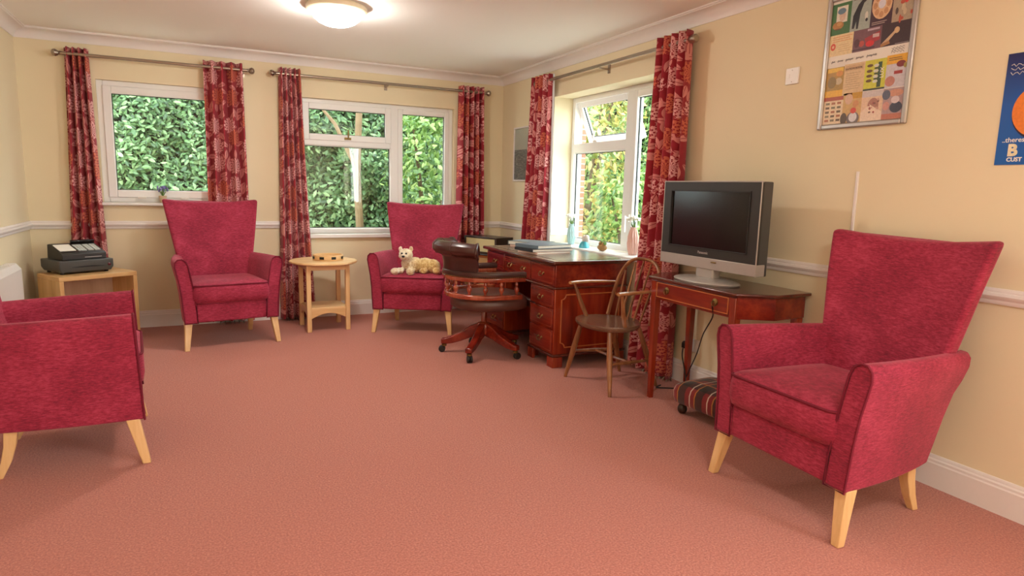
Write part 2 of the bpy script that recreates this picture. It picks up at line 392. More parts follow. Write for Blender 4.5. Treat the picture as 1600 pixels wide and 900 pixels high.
cove = [(0, 2.322), (.008, 2.322), (.010, 2.330)]+[(.012+.073*(1-cos(a)), 2.330+.056*sin(a)) for a in [radians(q) for q in (15, 35, 55, 75, 90)]]+[(.088, 2.392), (.097, 2.392), (.097, 2.4), (0, 2.4)]
dado = [(0, .855), (.010, .855), (.014, .862), (.014, .872), (.022, .880), (.026, .890), (.022, .900), (.016, .903), (.016, .910), (.010, .920), (0, .920)]
base = [(0, 0), (.018, 0), (.018, .108), (.014, .114), (.014, .124), (.008, .130), (.008, .138), (.004, .145), (0, .145)]
def run_back(poly, a, b): return MB().prism([(-p[0], p[1]) for p in poly], a, b, 0)
def run_side(poly, a, b, x, sgn): return MB().prism([(x+sgn*p[0], p[1]) for p in poly], a, b, 1)
n = [0]
def trim(mb, label, name=None):
    n[0] += 1; return tag(mb.build(name or 'trim_%d' % n[0], 'trim', angle=30), label, 'trim', kind='structure')
trim(run_back(cove, XL, 0), 'white coved cornice above the two far windows')
trim(run_side(cove, YN, 0, 0, -1), 'white coved cornice along the wall with posters')
trim(run_side(cove, YN, 0, XL, 1), 'white coved cornice along the left-hand wall')
trim(run_back(dado, XL, -2.08), 'white dado rail on the far wall behind the leftmost far armchair')
trim(run_back(dado, -.53, 0), 'short white dado rail in the far corner behind the radio')
trim(run_side(dado, -1.09, 0, 0, -1), 'short white dado rail beneath the grey seascape picture')
trim(run_side(dado, YN, -2.6, 0, -1), 'long white dado rail behind the television and nearest armchair')
trim(run_side(dado, YN, 0, XL, 1), 'white dado rail on the left-hand wall above the heater')
q = MB().prism([(-1.10-p[0], p[1]) for p in dado], 0, .185, 0); trim(q, 'end of white dado rail inside the open window recess')
trim(run_back(base, XL, 0), 'white skirting board along the far wall', 'baseboard_back')
trim(run_side(base, YN, 0, 0, -1), 'white skirting board below the posters', 'baseboard_right')
trim(run_side(base, YN, 0, XL, 1), 'white skirting board along the left wall', 'baseboard_left')

# ------------------------------------------------------------------ windows (local: x across, y outwards, z up)
def frame_rect(mb, x0, x1, z0, z1, w, y0, y1):
    mb.box(x0, x0+w, y0, y1, z0, z1); mb.box(x1-w, x1, y0, y1, z0, z1)
    mb.box(x0+w, x1-w, y0, y1, z0, z0+w); mb.box(x0+w, x1-w, y0, y1, z1-w, z1)
def light(parent, x0, x1, z0, z1, w, y0=0., y1=.05, tilt=0, name='sash'):
    """a sash with dark gasket line and a pane"""
    holder = parent
    mb = MB(); frame_rect(mb, x0, x1, z0, z1, w, y0, y1); s = mb.build(name, 'upvc', parent, bevel=.006)
    mb = MB(); frame_rect(mb, x0+w-.001, x1-w+.001, z0+w-.001, z1-w+.001, .006, (y0+y1)/2-.006, (y0+y1)/2+.006); g = mb.build('gasket', 'gasket', s, smooth=False)
    p = MB().box(x0+w, x1-w, (y0+y1)/2-.003, (y0+y1)/2+.003, z0+w, z1-w).build('glass_pane', 'glass', s, smooth=False)
    if tilt:
        h = Vector(((x0+x1)/2, y0, z1)); s.matrix_local = Matrix.Translation(h) @ Matrix.Rotation(tilt, 4, 'X') @ Matrix.Translation(-h)
    return s
def handle_bar(parent, x, y, z, vertical=True, L=.11):
    mb = MB().box(x-.014, x+.014, y-.012, y, z-.03, z+.03)
    if vertical: mb.tube([(x, y-.01, z), (x, y-.035, z+.005), (x, y-.04, z+.02), (x, y-.04, z-L)], .009, 8)
    else: mb.tube([(x, y-.01, z), (x, y-.035, z), (x+.02, y-.04, z), (x+L, y-.04, z)], .008, 8)
    return mb.build('handle', 'upvc', parent)
# window 1
w = thing('window_1', 'square white framed window behind the leftmost far curtains', 'window', (0, .03, 0), kind='structure')
a, b, z0, z1 = W1; mb = MB(); frame_rect(mb, a, b, z0, z1, .045, .0, .07); mb.build('frame', 'upvc', w, bevel=.004)
light(w, a+.04, b-.04, z0+.04, z1-.04, .062, -.012, .05)
for hx in (-3.348, -3.027):
    MB().box(hx-.03, hx+.03, -.018, 0, 1.105, 1.122).tube([(hx-.02, -.018, 1.114), (hx-.02, -.045, 1.116), (hx+.035, -.05, 1.118)], .007, 6).build('handle', 'white_plastic', w)
MB().box(a-.04, b+.04, -.075, 0., 1.050, 1.075).build('sill', 'upvc', w, bevel=.006)
# window 2
w = thing('window_2', 'wide white framed window of three panes at the far wall', 'window', (0, .05, 0), kind='structure')
a, b, z0, z1 = W2; mb = MB(); frame_rect(mb, a, b, z0, z1, .045, 0, .07); mb.box(-1.19, -1.115, 0, .07, z0+.04, z1-.04); mb.box(a+.04, -1.19, 0, .07, 1.63, 1.70); mb.build('frame', 'upvc', w, bevel=.004)
light(w, a+.04, -1.185, 1.675, z1-.035, .058, -.012, .05)
light(w, a+.04, -1.185, z0+.04, 1.635, .012, .012, .05, name='fixed_light')
light(w, -1.118, b-.04, z0+.02, z1-.035, .048, -.012, .05)
MB().box(-1.64, -1.58, -.03, -.012, 1.69, 1.71).tube([(-1.61, -.03, 1.70), (-1.61, -.05, 1.71), (-1.61, -.05, 1.78)], .007, 6).build('handle', 'brass', w)
MB().box(a-.03, b+.03, -.095, 0., .762, .800).build('sill', 'upvc', w, bevel=.006)
# window 3 (rotated: local x = -world y)
w = thing('window_3', 'white framed window with its top pane pushed open above the desk', 'window', (.19, 0, 0), -pi/2, kind='structure')
a, b, z0, z1 = 1.10, 2.58, .785, 2.09; mb = MB(); frame_rect(mb, a, b, z0, z1, .045, 0, .07); mb.box(1.94, 2.04, 0, .07, z0+.04, z1-.04); mb.box(a+.04, 1.945, 0, .07, 1.605, 1.685); mb.build('frame', 'upvc', w, bevel=.004)
light(w, a+.045, 1.945, 1.665, z1-.04, .055, .012, .062, tilt=radians(23))
light(w, a+.04, 1.945, z0+.04, 1.61, .012, .012, .05, name='fixed_light')
light(w, 2.035, b-.04, z0+.04, z1-.04, .055, -.012, .05)
handle_bar(w, 2.06, -.012, 1.06)
MB().tube([(1.50, 0, 1.70), (1.50, -.03, 1.72), (1.50, -.01, 1.78)], .008, 6).box(1.47, 1.53, -.01, .01, 1.685, 1.70).build('stay', 'white_plastic', w)
MB().box(a-.002, b+.002, -.225, .0, .755, .785).build('sill', 'upvc', w, bevel=.008)
# windows behind the viewpoint
w = thing('window_4', 'plain white framed side window behind the viewpoint', 'window', (.14, 0, 0), -pi/2, kind='structure')
mb = MB(); frame_rect(mb, 6.5, 8.2, .8, 2.1, .06, 0, .07); mb.box(7.32, 7.38, 0, .07, .86, 2.04); mb.build('frame', 'upvc', w, bevel=.004)

# ------------------------------------------------------------------ outside
g = MB().box(-9, 9, T+.0, 12, -.35, -.25).box(T, 9, -12, T, -.35, -.25).build('ground', 'bounce_ground', smooth=False); tag(g, 'unseen ground outside the windows, made pale to bounce light indoors', 'ground', kind='structure')
def leaf_mesh(name, mat, parent, pts, size, droop=.4):
    vs, fs = [], []
    for (p, nrm) in pts:
        L = size*random.uniform(.6, 1.3); Wd = L*random.uniform(.36, .5)
        nrm = (Vector(nrm)+Vector((random.gauss(0, .5), random.gauss(0, .5), random.gauss(.15, .5)))).normalized()
        d = Vector((random.gauss(0, 1), random.gauss(0, 1), random.gauss(-droop, .7))); d -= nrm*d.dot(nrm)
        if d.length < 1e-3: d = Vector((1, 0, 0)).cross(nrm)
        d.normalize(); s = nrm.cross(d); i = len(vs); p = Vector(p)
        vs += [p, p+d*L*.35+s*Wd*.5-nrm*L*.06, p+d*L*.4+nrm*L*.04, p+d*L*.35-s*Wd*.5-nrm*L*.06, p+d*L*.75+s*Wd*.36-nrm*L*.1, p+d*L*.75-s*Wd*.36-nrm*L*.1, p+d*L-nrm*L*.12]
        fs += [(i, i+1, i+2), (i, i+2, i+3), (i+1, i+4, i+2), (i+2, i+5, i+3), (i+2, i+4, i+6), (i+2, i+6, i+5)]
    me = bpy.data.meshes.new(name); me.from_pydata([tuple(v) for v in vs], [], fs); me.materials.append(M[mat]); me.shade_smooth()
    o = bpy.data.objects.new(name, me); COL.objects.link(o); o.parent = parent; o['kind'] = 'stuff'; return o
def bumpy(u, v, k): return .5*sin(u*k*1.7+v*2.1)+.3*sin(u*k*3.9-v*4.3+1.3)+.2*sin(v*7.1+u*5.7)
def hedge(label, org, du, nrm, length, height, count, size, mat, depth=.35, group=None):
    h = thing('hedge', label, 'hedge', org, group=group); du = Vector(du); nr = Vector(nrm)
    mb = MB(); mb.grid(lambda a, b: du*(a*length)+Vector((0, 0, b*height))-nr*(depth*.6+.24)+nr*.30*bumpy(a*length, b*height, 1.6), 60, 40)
    mb.build('shade_sheet', 'hedge_core', h, solid=.12)  # added opaque sheet, its dark colour stands for shade behind the leaves
    pts = []
    for _ in range(count):
        a, b = random.random()*length, random.random()*height; k = random.random()**.7
        pts.append((du*a+Vector((0, 0, b))+nr*(.30*bumpy(a, b, 1.6)-depth*.6*k), nr+Vector((0, 0, .35))))
    leaf_mesh('foliage', mat, h, pts, size); return h
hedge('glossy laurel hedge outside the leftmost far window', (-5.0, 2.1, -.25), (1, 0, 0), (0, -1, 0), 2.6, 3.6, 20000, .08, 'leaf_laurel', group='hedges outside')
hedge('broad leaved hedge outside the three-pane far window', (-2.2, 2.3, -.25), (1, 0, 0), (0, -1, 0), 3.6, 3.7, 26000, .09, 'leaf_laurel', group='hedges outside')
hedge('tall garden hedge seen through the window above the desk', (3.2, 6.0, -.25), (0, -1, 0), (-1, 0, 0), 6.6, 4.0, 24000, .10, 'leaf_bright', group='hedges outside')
def shrub(label, loc, rx, h, count, size, mat, trunk='bark', cone=.0):
    s = thing('shrub', label, 'shrub', loc)
    for k in range(4):
        a = k*1.6+.4; MB().tube([(0, 0, 0), (.1*cos(a), .1*sin(a), h*.3), (rx*.4*cos(a), rx*.4*sin(a), h*.62), (rx*.6*cos(a), rx*.6*sin(a), h*.85)], [.035, .028, .02, .008], 7).build('stem', trunk, s)
    pts = []
    for _ in range(count):
        a = random.random()*2*pi; t = random.random(); ph = t*pi*.93
        r = rx*(sin(ph)**.6 if t < .9 else .3)*random.uniform(.55, 1.0)*(1+.18*sin(a*5+t*9)); z = h*(.12+.88*(1-cos(ph))/2)
        pts.append(((r*cos(a), r*sin(a), z), (cos(a), sin(a), .5)))
    leaf_mesh('foliage', mat, s, pts, size); return s
shrub('bright green feathery shrub outside the right far pane', (-.35, 1.28, -.25), .52, 2.6, 3600, .09, 'leaf_bright')
shrub('tall tree with golden hanging leaves outside the open window', (1.75, 1.25, -.25), .8, 3.4, 4600, .11, 'leaf_gold')
shrub('low green shrub outside the window above the desk', (1.48, -.42, -.25), .58, 1.75, 3000, .09, 'leaf_bright')
shrub('leafy green bush beside the brick corner outside', (2.45, -1.0, -.25), .42, 2.2, 2600, .10, 'leaf_laurel')
t_ = thing('tree', 'pale slender tree trunk among leaves outside the three-pane window', 'tree', (-1.22, 1.35, -.25))
MB().tube([(0, 0, 0), (.02, .02, .9), (-.02, .0, 1.6), (.03, .03, 2.6), (0, .05, 3.6)], [.055, .048, .042, .036, .025], 10).build('trunk', 'birch', t_)
MB().tube([(-.02, 0, 1.7), (-.25, .06, 2.2), (-.5, .1, 2.5)], [.03, .022, .012], 7).build('branch', 'birch', t_)
b_ = MB().box(.31, .62, -.66, -.30, -.25, 2.9).build('wall_outside', 'brick', smooth=False); tag(b_, 'red brick outside corner beside the open window', 'wall', kind='structure')

# ------------------------------------------------------------------ curtains and poles (local: x along wall, y = away from wall towards room is -y)
def pole(label, loc, rz, x0, x1, brackets, ball):
    p = thing('curtain_pole', label, 'curtain pole', loc, rz, 'brushed metal curtain poles')
    MB().tube([(x0, 0, 0), (x1, 0, 0)], .013, 12).build('rod', 'steel', p)
    for x, s in ((x0, -1), (x1, 1)):
        prof = [(.013, 0), (.017, .004), (.012, .012), (.022, .022), (.029, .036), (.024, .052), (.010, .060)] if ball else [(.013, 0), (.022, .003), (.026, .02), (.026, .05), (.02, .056)]
        mb = MB(); mb.lathe(prof, 14, (x, 0, 0), mat=Matrix.Rotation(s*pi/2, 4, 'Y')); mb.build('finial', 'steel', p)
    for x in brackets: MB().tube([(x, .09, -.02), (x, .05, -.02), (x, 0, -.016)], .006, 8).box(x-.014, x+.014, .083, .09, -.05, .02).build('bracket', 'steel', p)
    return p
pole('left brushed metal curtain pole on the far wall', (0, -.09, 2.222), 0, -3.83, -2.49, (-3.80, -2.52), True)
pole('longer brushed metal curtain pole over the three-pane window', (0, -.09, 2.222), 0, -2.25, -.245, (-1.25,), True)
pole('brushed metal curtain pole over the open window above the desk', (-.09, 0, 2.222), -pi/2, .93, 2.975, (1.95,), False)
def curtain(label, loc, rz, tx0, tx1, bx0, bx1, zt, zb, folds, lining=None, wide=1.15, lean=0., seed=1):
    wide = 1.5*(abs(tx1-tx0)+abs(bx1-bx0))/2
    c = thing('curtain', label, 'curtain', loc, rz, 'crimson floral eyelet curtains'); rnd = random.Random(seed); ph = rnd.random()*6; d0, d1 = rnd.uniform(.8, 1.2), rnd.uniform(.3, .6)
    def edge(t, a, b): return a+(b-a)*(t**1.25)
    def amp(s, t): return (.042+.010*t)*sin(2*pi*folds*s+ph+.5*t*sin(5*s+ph))+.010*d1*sin(2*pi*folds*2*s+2*t)*t
    def P(s, t):
        x0, x1 = edge(t, tx0, bx0), edge(t, tx1, bx1); ss = s+.22/folds/2/pi*sin(2*pi*folds*s*2+ph)*d0
        return (x0+(x1-x0)*ss, amp(s, t)-.004*t-lean*t, zt+(zb-zt)*t)
    mb = MB(); mb.grid(P, folds*14, 46, lambda s, t: (s*wide+seed*.37, (1-t)*(zt-zb)+seed*.21)); mb.build('cloth', 'curtain', c, angle=180, solid=.003)
    for k in range(folds*2):
        s = (k*pi-ph)/(2*pi*folds); s = s % 1.0
        if .04 < s < .96:
            p = P(s, .02); m = MB(); m.tube([(p[0]+.004*0, .021*cos(a), .021*sin(a)) for a in [2*pi*i/16 for i in range(16)]], .0055, 6, closed=True)
            o = m.build('eyelet', 'steel', c); o.location = (0, 0, 0)
    if lining:
        m = MB(); a, b = lining; m.grid(lambda s, t: (P(1, t)[0]-.12+(.12+a+(b-a)*t)*s, .035-.010*sin(9*s), P(1, t)[2]), 8, 30); m.build('lining', 'lining', c, angle=180, solid=.002)
    return c
ZP = 2.222
curtain('leftmost curtain, floral crimson, hanging behind the till', (0, -.06, 0), 0, -3.815, -3.655, -3.90, -3.60, .053+ZP, .03, 4, seed=1)
curtain('floral crimson curtain right of the square window, behind the far left armchair', (0, -.075, 0), 0, -2.83, -2.525, -2.845, -2.50, .053+ZP, .03, 4, seed=2)
curtain('floral crimson curtain reaching the floor behind the round side table', (0, -.09, 0), 0, -2.23, -2.04, -2.27, -1.95, .053+ZP, .02, 5, seed=3)
curtain('floral crimson curtain at the far corner behind the teddy armchair', (0, -.07, 0), 0, -.515, -.245, -.545, -.20, .053+ZP, .03, 5, seed=4)
curtain('floral crimson curtain between the seascape and the open window', (-.085, 0, 0), -pi/2, .87, 1.17, .68, 1.12, .053+ZP, .03, 4, lining=(.01, .085), seed=5)
curtain('nearest floral crimson curtain, behind the spindle-back chair and television', (-.085, 0, 0), -pi/2, 2.69, 2.985, 2.56, 3.0, .06+ZP, .02, 4, seed=6)

# ------------------------------------------------------------------ ceiling lamps
def ceiling_lamp(label, loc):
    l = thing('ceiling_lamp', label, 'lamp', loc, group='round ceiling lamps')
    MB().lathe([(.0, 0), (.185, 0), (.192, -.008), (.190, -.03), (.172, -.042), (.16, -.042), (.155, -.03), (0, -.03)], 40).build('rim', 'opal', l)
    MB().lathe([(.158, -.036), (.156, -.05), (.145, -.075), (.118, -.098), (.08, -.115), (.04, -.124), (.002, -.126)], 40).build('diffuser', 'lamp_on', l)
    return l
ceiling_lamp('lit round flush ceiling lamp above the middle of the room', (-2.06, -1.88, H))
ceiling_lamp('lit round flush ceiling lamp behind the viewpoint', (-2.06, -6.4, H))

# ------------------------------------------------------------------ armchairs (local: faces -y, origin at floor midway between the front feet)
def make_armchair():
    root = thing('armchair', '', 'armchair')
    yr = lambda z: .565+(z-.2)*.27           # rear line of the sides
    prof = [(.250, .205), (.340, .205), (.346, .30), (.352, .40), (.363, .50), (.378, .58), (.388, .635), (.384, .668), (.366, .688), (.338, .690), (.312, .674), (.298, .64), (.284, .56), (.270, .46), (.258, .34)]
    for sg in (-1, 1):
        mb = MB(); rings = []
        for k in range(9):
            t = k/8; ring = []
            for (x, z) in prof:
                f = .02*(z-.2)/.5; y = f+t*(yr(z)-f); zz = z-(.02*t if z > .5 else 0)
                ring.append((sg*(x-.075*t*t), y, zz))
            rings.append(ring)
        mb.loft(rings); arm = mb.build('arm', 'chenille', root, angle=50, bevel=.008, seg=2)
        fr = [(sg*x, .02*(z-.2)/.5-.002, z) for (x, z) in prof]; MB().tube(fr, .0048, 6, closed=True).build('piping', 'piping', arm)
    # back: slim wing-like shell, widest at the top
    def back(u, v, side):
        z = .24+v*.865; hw = .235+.135*max(0, (v-.12)/.88)**.9; x = (u*2-1)*hw; e = abs(u*2-1)
        zz = z+(.028*e*e-.012)*max(0, (v-.5)/.5)
        y = .505+(z-.45)*.30-.055*e**2.6*min(1, v*1.3)+.014*sin(v*pi)
        return (x, y-.028*(1-(2*v-1)**4)*(1-e**4)*0 + side*(.085-.02*v), zz)
    mb = MB(); NU, NV = 14, 14
    F = [[back(i/NU, j/NV, 0) for i in range(NU+1)] for j in range(NV+1)]; Bk = [[back(i/NU, j/NV, 1) for i in range(NU+1)] for j in range(NV+1)]
    rings = [F[j]+Bk[j][::-1] for j in range(NV+1)]; mb.loft(rings); bk = mb.build('backrest', 'chenille', root, angle=60, bevel=.022, seg=3)
    edge = [F[j][0] for j in range(3, NV+1)]+F[NV][1:]+[F[j][NU] for j in range(NV-1, 2, -1)]
    cush = MB(); n_ = 18
    def cring(z, ins):
        x0, x1, y0, y1 = -.285+ins, .285-ins, -.012+ins, .56-ins; r = .05; pts = []
        for cx, cy, a0 in ((x1-r, y0+r, -90), (x1-r, y1-r, 0), (x0+r, y1-r, 90), (x0+r, y0+r, 180)):
            for q in range(5): a = radians(a0+q*22.5); pts.append((cx+r*cos(a)-(.02*(cy > .3) if cx > 0 else -.02*(cy > .3)), cy+r*sin(a), z))
        return pts
    cush.loft([cring(.350, .02), cring(.358, .005), cring(.40, -.002), cring(.455, 0.0), cring(.488, .006), cring(.498, .02), cring(.512, .12)])
    cu = cush.build('seat_cushion', 'chenille', root, angle=80)
    MB().tube(cring(.488, .003), .0055, 6, closed=True).build('piping', 'piping', cu)
    MB().box(-.256, .256, .008, .05, .205, .352).build('front_rail', 'chenille', root, bevel=.012)
    MB().box(-.25, .25, .05, .56, .215, .35).build('seat_base', 'chenille', root, bevel=.01)
    for sg in (-1, 1):
        MB().hexa([(sg*.335+dx, .0+dy, 0) for dx, dy in ((-.017, -.017), (.017, -.017), (.017, .017), (-.017, .017))], [(sg*.312+dx, .045+dy, .21) for dx, dy in ((-.027, -.027), (.027, -.027), (.027, .027), (-.027, .027))]).build('leg', 'beech', root, bevel=.004)
        MB().loft([[(sg*x+dx*s, y+dy*s, z) for dx, dy in ((-1, -1), (1, -1), (1, 1), (-1, 1))] for (x, y, z, s) in ((.243, .545, 0, .015), (.24, .515, .07, .019), (.236, .498, .14, .022), (.232, .49, .215, .025))]).build('leg', 'beech', root, bevel=.003)
    return root
arm0 = make_armchair()
def place_armchair(o, a, b, label):
    """a, b: world floor positions of the front feet on the viewer's left and right when looking at the front"""
    A, B = Vector((*a, 0)), Vector((*b, 0)); o.location = (A+B)/2; o.rotation_euler = (0, 0, atan2(B.y-A.y, B.x-A.x)); tag(o, label, 'armchair', 'crimson high-backed armchairs')
place_armchair(arm0, (-3.044, -1.021), (-2.377, -.912), 'crimson armchair beneath the square window, nothing on its seat')
place_armchair(copy_tree(arm0), (-1.585, -.838), (-.995, -1.150), 'crimson armchair with a plush toy dog on its seat')
place_armchair(copy_tree(arm0), (-.824, -4.193), (-.849, -4.863), 'nearest crimson armchair, in front of the skirting board at right')
A = Vector((-3.175, -3.109)); th = radians(4.6); lft = Vector((-sin(th), cos(th))); Bp = A+lft*.67
place_armchair(copy_tree(arm0), (A.x, A.y), (Bp.x, Bp.y), 'crimson armchair cut off by the left edge of the picture')

# ------------------------------------------------------------------ plush dog (built in the frame of its armchair)
mid = Vector((-1.29, -.994, 0)); ang = atan2(-1.150+.838, -.995+1.585)
dog = thing('plush_dog', 'golden and white curly plush toy dog lying on a crimson armchair', 'plush toy', (mid.x+.02*cos(ang), mid.y+.02*sin(ang), .505), ang)
mb = MB()
for c_, r_, sc_ in (((.06, .20, .068), .075, (1.35, .95, .9)), ((-.03, .18, .075), .07, (1.1, .95, 1)), ((.13, .20, .062), .068, (1, 1, .95)), ((-.085, .155, .09), .058, (.95, .9, 1.2)),
                    ((-.098, .125, .168), .058, (1.02, .95, .95)), ((-.102, .075, .156), .032, (1, 1.05, .8)), ((-.145, .13, .218), .02, (.8, .6, 1.2)), ((-.052, .13, .222), .02, (.8, .6, 1.2)),
                    ((-.14, .11, .03), .032, (1, 1.1, .8)), ((-.18, .07, .028), .034, (1.1, 1, .82)), ((-.05, .10, .03), .034, (1, 1.2, .8)), ((-.045, .06, .028), .034, (1, 1, .82)), ((.17, .15, .03), .036, (.9, 1.2, .85)), ((.06, .13, .03), .03, (1.2, 1, .8))):
    mb.ball(c_, r_, 3, sc_)
body = mb.build('body', 'fur', dog, angle=180)
rm = body.modifiers.new('remesh', 'REMESH'); rm.mode = 'VOXEL'; rm.voxel_size = .006; rm.use_smooth_shade = True
tx = bpy.data.textures.new('curly', 'CLOUDS'); tx.noise_scale = .016; dm = body.modifiers.new('curls', 'DISPLACE'); dm.texture = tx; dm.strength = .016; dm.mid_level = .4; dm.texture_coords = 'LOCAL'
for x in (-.120, -.082): MB().ball((x, .068, .186), .0085, 2).build('eye', 'black', dog)
MB().ball((-.102, .037, .162), .011, 2, (1.3, .8, .9)).build('nose', 'black', dog)

# ------------------------------------------------------------------ round side table with tambourine
st = thing('side_table', 'small round-topped pale beech side table between two armchairs', 'side table', (-1.945, -.495, 0), radians(3))
MB().lathe([(0, .582), (.275, .582), (.290, .589), (.290, .600), (.283, .606), (0, .606)], 48).build('table_top', 'beech_flat', st, angle=40)
for sx in (-1, 1):
    for sy in (-1, 1): MB().box(sx*.166-.019, sx*.166+.019, sy*.166-.019, sy*.166+.019, 0, .582).build('leg', 'beech', st, bevel=.004)
arch = [(-.148, .205)]+[(-.148+.296*k/12, .115+.045*sin(pi*k/12)) for k in range(13)]+[(.148, .205)]
for k in range(4):
    R_ = Matrix.Rotation(k*pi/2, 4, 'Z')
    o = MB().prism([(p[0], p[1]) for p in arch], -.176, -.160, 1).build('shelf_apron', 'beech_flat', st, bevel=.002); o.data.transform(R_)
    o = MB().box(-.148, .148, -.176, -.160, .535, .582).build('top_apron', 'beech_flat', st, bevel=.002); o.data.transform(R_)
MB().box(-.16, .16, -.16, .16, .195, .21).build('shelf', 'beech_flat', st, bevel=.003)
tb = thing('tambourine', 'pale wooden tambourine with metal jingles on the round table', 'tambourine', (-1.90, -.47, .606))
mb = MB(); mb.loft_closed([[((.125+dr)*cos(a), (.125+dr)*sin(a), dz) for dr, dz in ((-.006, 0), (.004, 0), (.006, .003), (.006, .043), (.004, .046), (-.006, .046))] for a in [2*pi*k/48 for k in range(48)]]); mb.build('hoop', 'beech_flat', tb)
for k in range(8):
    a = 2*pi*k/8+.2; o = MB().box(-.020, .020, -.0016, .0016, .012, .034).build('slot', 'black', tb, smooth=False); o.location = (.1312*cos(a), .1312*sin(a), 0); o.rotation_euler = (0, 0, a+pi/2)
    for dz in (.019, .026):
        o = MB().lathe([(.001, -.001), (.009, -.0015), (.015, 0), (.009, .0015), (.001, .001)], 12).build('jingle', 'chrome', tb); o.location = (.126*cos(a), .126*sin(a), dz)

# ------------------------------------------------------------------ beech cube unit and till
TH = radians(31); cz = .545
cu = thing('cube_unit', 'open-fronted pale oak cube unit carrying the till', 'cabinet', (-3.62, -.565, 0), TH)
# local: front at y=0, depth +y, width x -.26...26
CW, CDp = .275, .37
for sx in (-1, 1): MB().box(sx*CW-(.03 if sx > 0 else 0), sx*CW+(.03 if sx < 0 else 0), 0, CDp, 0, cz-.032).build('side_panel', 'oak', cu, bevel=.003)
MB().box(-CW, CW, 0, CDp, cz-.032, cz).build('top', 'oak_flat', cu, bevel=.003)
MB().box(-CW+.03, CW-.03, .0, CDp-.02, .04, .07).build('shelf', 'oak_flat', cu, bevel=.002)
MB().box(-CW+.03, CW-.03, CDp-.03, CDp-.012, .07, cz-.032).build('back_board', 'oak_inner', cu)
MB().tube([(CW-.03, .01, .37), (CW-.055, .01, .37)], .007, 8).build('hinge_peg', 'chrome', cu)
tl = thing('cash_till', 'black electronic cash till with cash drawer on the oak cube unit', 'till', (-3.705, -.485, cz), TH)
for x in (-.155, .155):
    for y in (.05, .27): MB().lathe([(.013, 0), (.015, .004), (.012, .016)], 10, (x, y, 0)).build('foot', 'black', tl)
MB().loft([[(x*k, y0, z) for x in (-1, 1)] for k, y0, z in ()] or [[(-.175, .012, .014), (.175, .012, .014), (.175, .31, .014), (-.175, .31, .014)], [(-.190, .0, .045), (.190, .0, .045), (.190, .32, .045), (-.190, .32, .045)], [(-.190, .0, .105), (.190, .0, .105), (.190, .32, .105), (-.190, .32, .105)]]).build('drawer_case', 'till_grey', tl, bevel=.006)
MB().loft([[(x, -.003, z), (x, .006, z-.002), (x, .006, z+.002+h), (x, -.003, z+h)] for x, z, h in ((-.11, .052, .001), (-.05, .050, .008), (.04, .050, .010), (.12, .052, .001))]).build('finger_slot', 'black', tl)
MB().lathe([(.012, 0), (.012, .004), (.004, .005)], 14, (.155, -.0005, .062), mat=Matrix.Rotation(pi/2, 4, 'X')).build('lock', 'chrome', tl)
side = [(.03, .107), (.03, .150), (.045, .158), (.235, .218), (.27, .214), (.28, .107)]
mb = MB(); mb.prism(side, -.155, .155, 0); reg = mb.build('register_body', 'till_dark', tl, bevel=.004)
SL = Matrix.Translation((0, .045, .158)) @ Matrix.Rotation(atan2(.06, .19), 4, 'X')
MB().box(-.145, -.035, .04, .165, .001, .005, mat=SL).build('receipt_cover', 'paper', reg)
MB().box(-.145, -.055, .012, .032, .001, .004, mat=SL).build('paper_slot', 'black', reg)
for bx, nx in ((-.022, 3), (.048, 2), (.096, 2)):
    for i in range(nx):
        for j in range(4):
            MB().box(bx+i*.020, bx+i*.020+.0175, .030+j*.030, .030+j*.030+.026, .001, .008, mat=SL).build('key', 'key', reg, smooth=False)
MB().box(-.02, .15, .17, .19, .001, .030, mat=SL).build('display', 'screen', reg, bevel=.003)
MB().box(.0, .12, .0295, .032, .121, .126).build('trim_strip', 'silver', reg)

# ------------------------------------------------------------------ heater on the left wall
ht = thing('wall_heater', 'white enamelled panel heater on the left wall', 'heater', (XL, -1.7, 0))
MB().prism([(.0, .16), (.075, .16), (.09, .175), (.09, .63), (.06, .672), (.0, .672)], -.95, .90, 1).build('casing', 'heater', ht, bevel=.006)
for k in range(14): MB().box(.02, .055, -.88+k*.125, -.80+k*.125, .672, .676).build('vent', 'heater', ht, smooth=False)

# ------------------------------------------------------------------ pedestal desk (local origin at plan centre)
dk = thing('pedestal_desk', 'mahogany pedestal desk with leather top below the open window', 'desk', (-.365, -1.80, 0))
hx, hy = .305, .60
MB().prism([(-hx-.035, -hy-.035), (hx+.012, -hy-.035), (hx+.012, hy+.035), (-hx-.035, hy+.035)], .748, .775, 2).build('desk_top', 'mahogany_x', dk, bevel=.009, seg=3)
MB().box(-hx+.03, hx-.04, -hy+.03, hy-.03, .7755, .7765).build('leather_inset', 'leather_top', dk, smooth=False)
MB().box(-hx, hx, -hy, hy, .585, .748).build('frieze', 'mahogany_y', dk, bevel=.003)
MB().box(-hx-.012, hx+.004, -hy-.012, hy+.012, .572, .586).build('moulding', 'mahogany_x', dk, bevel=.005)
def bail(parent, x, y, z, w=.05):
    for s in (-1, 1): MB().lathe([(.0005, -.001), (.009, 0), (.008, .003), (.004, .008)], 10, (x, y+s*w/2, z+.004), mat=Matrix.Rotation(-pi/2, 4, 'Y')).build('rosette', 'brass', parent)
    MB().tube([(x-.008, y-w/2, z+.004), (x-.014, y-w/2-.006, z-.008), (x-.016, y-w*.3, z-.02), (x-.016, y, z-.017), (x-.016, y+w*.3, z-.02), (x-.014, y+w/2+.006, z-.008), (x-.008, y+w/2, z+.004)], .0032, 6).build('bail', 'brass', parent)
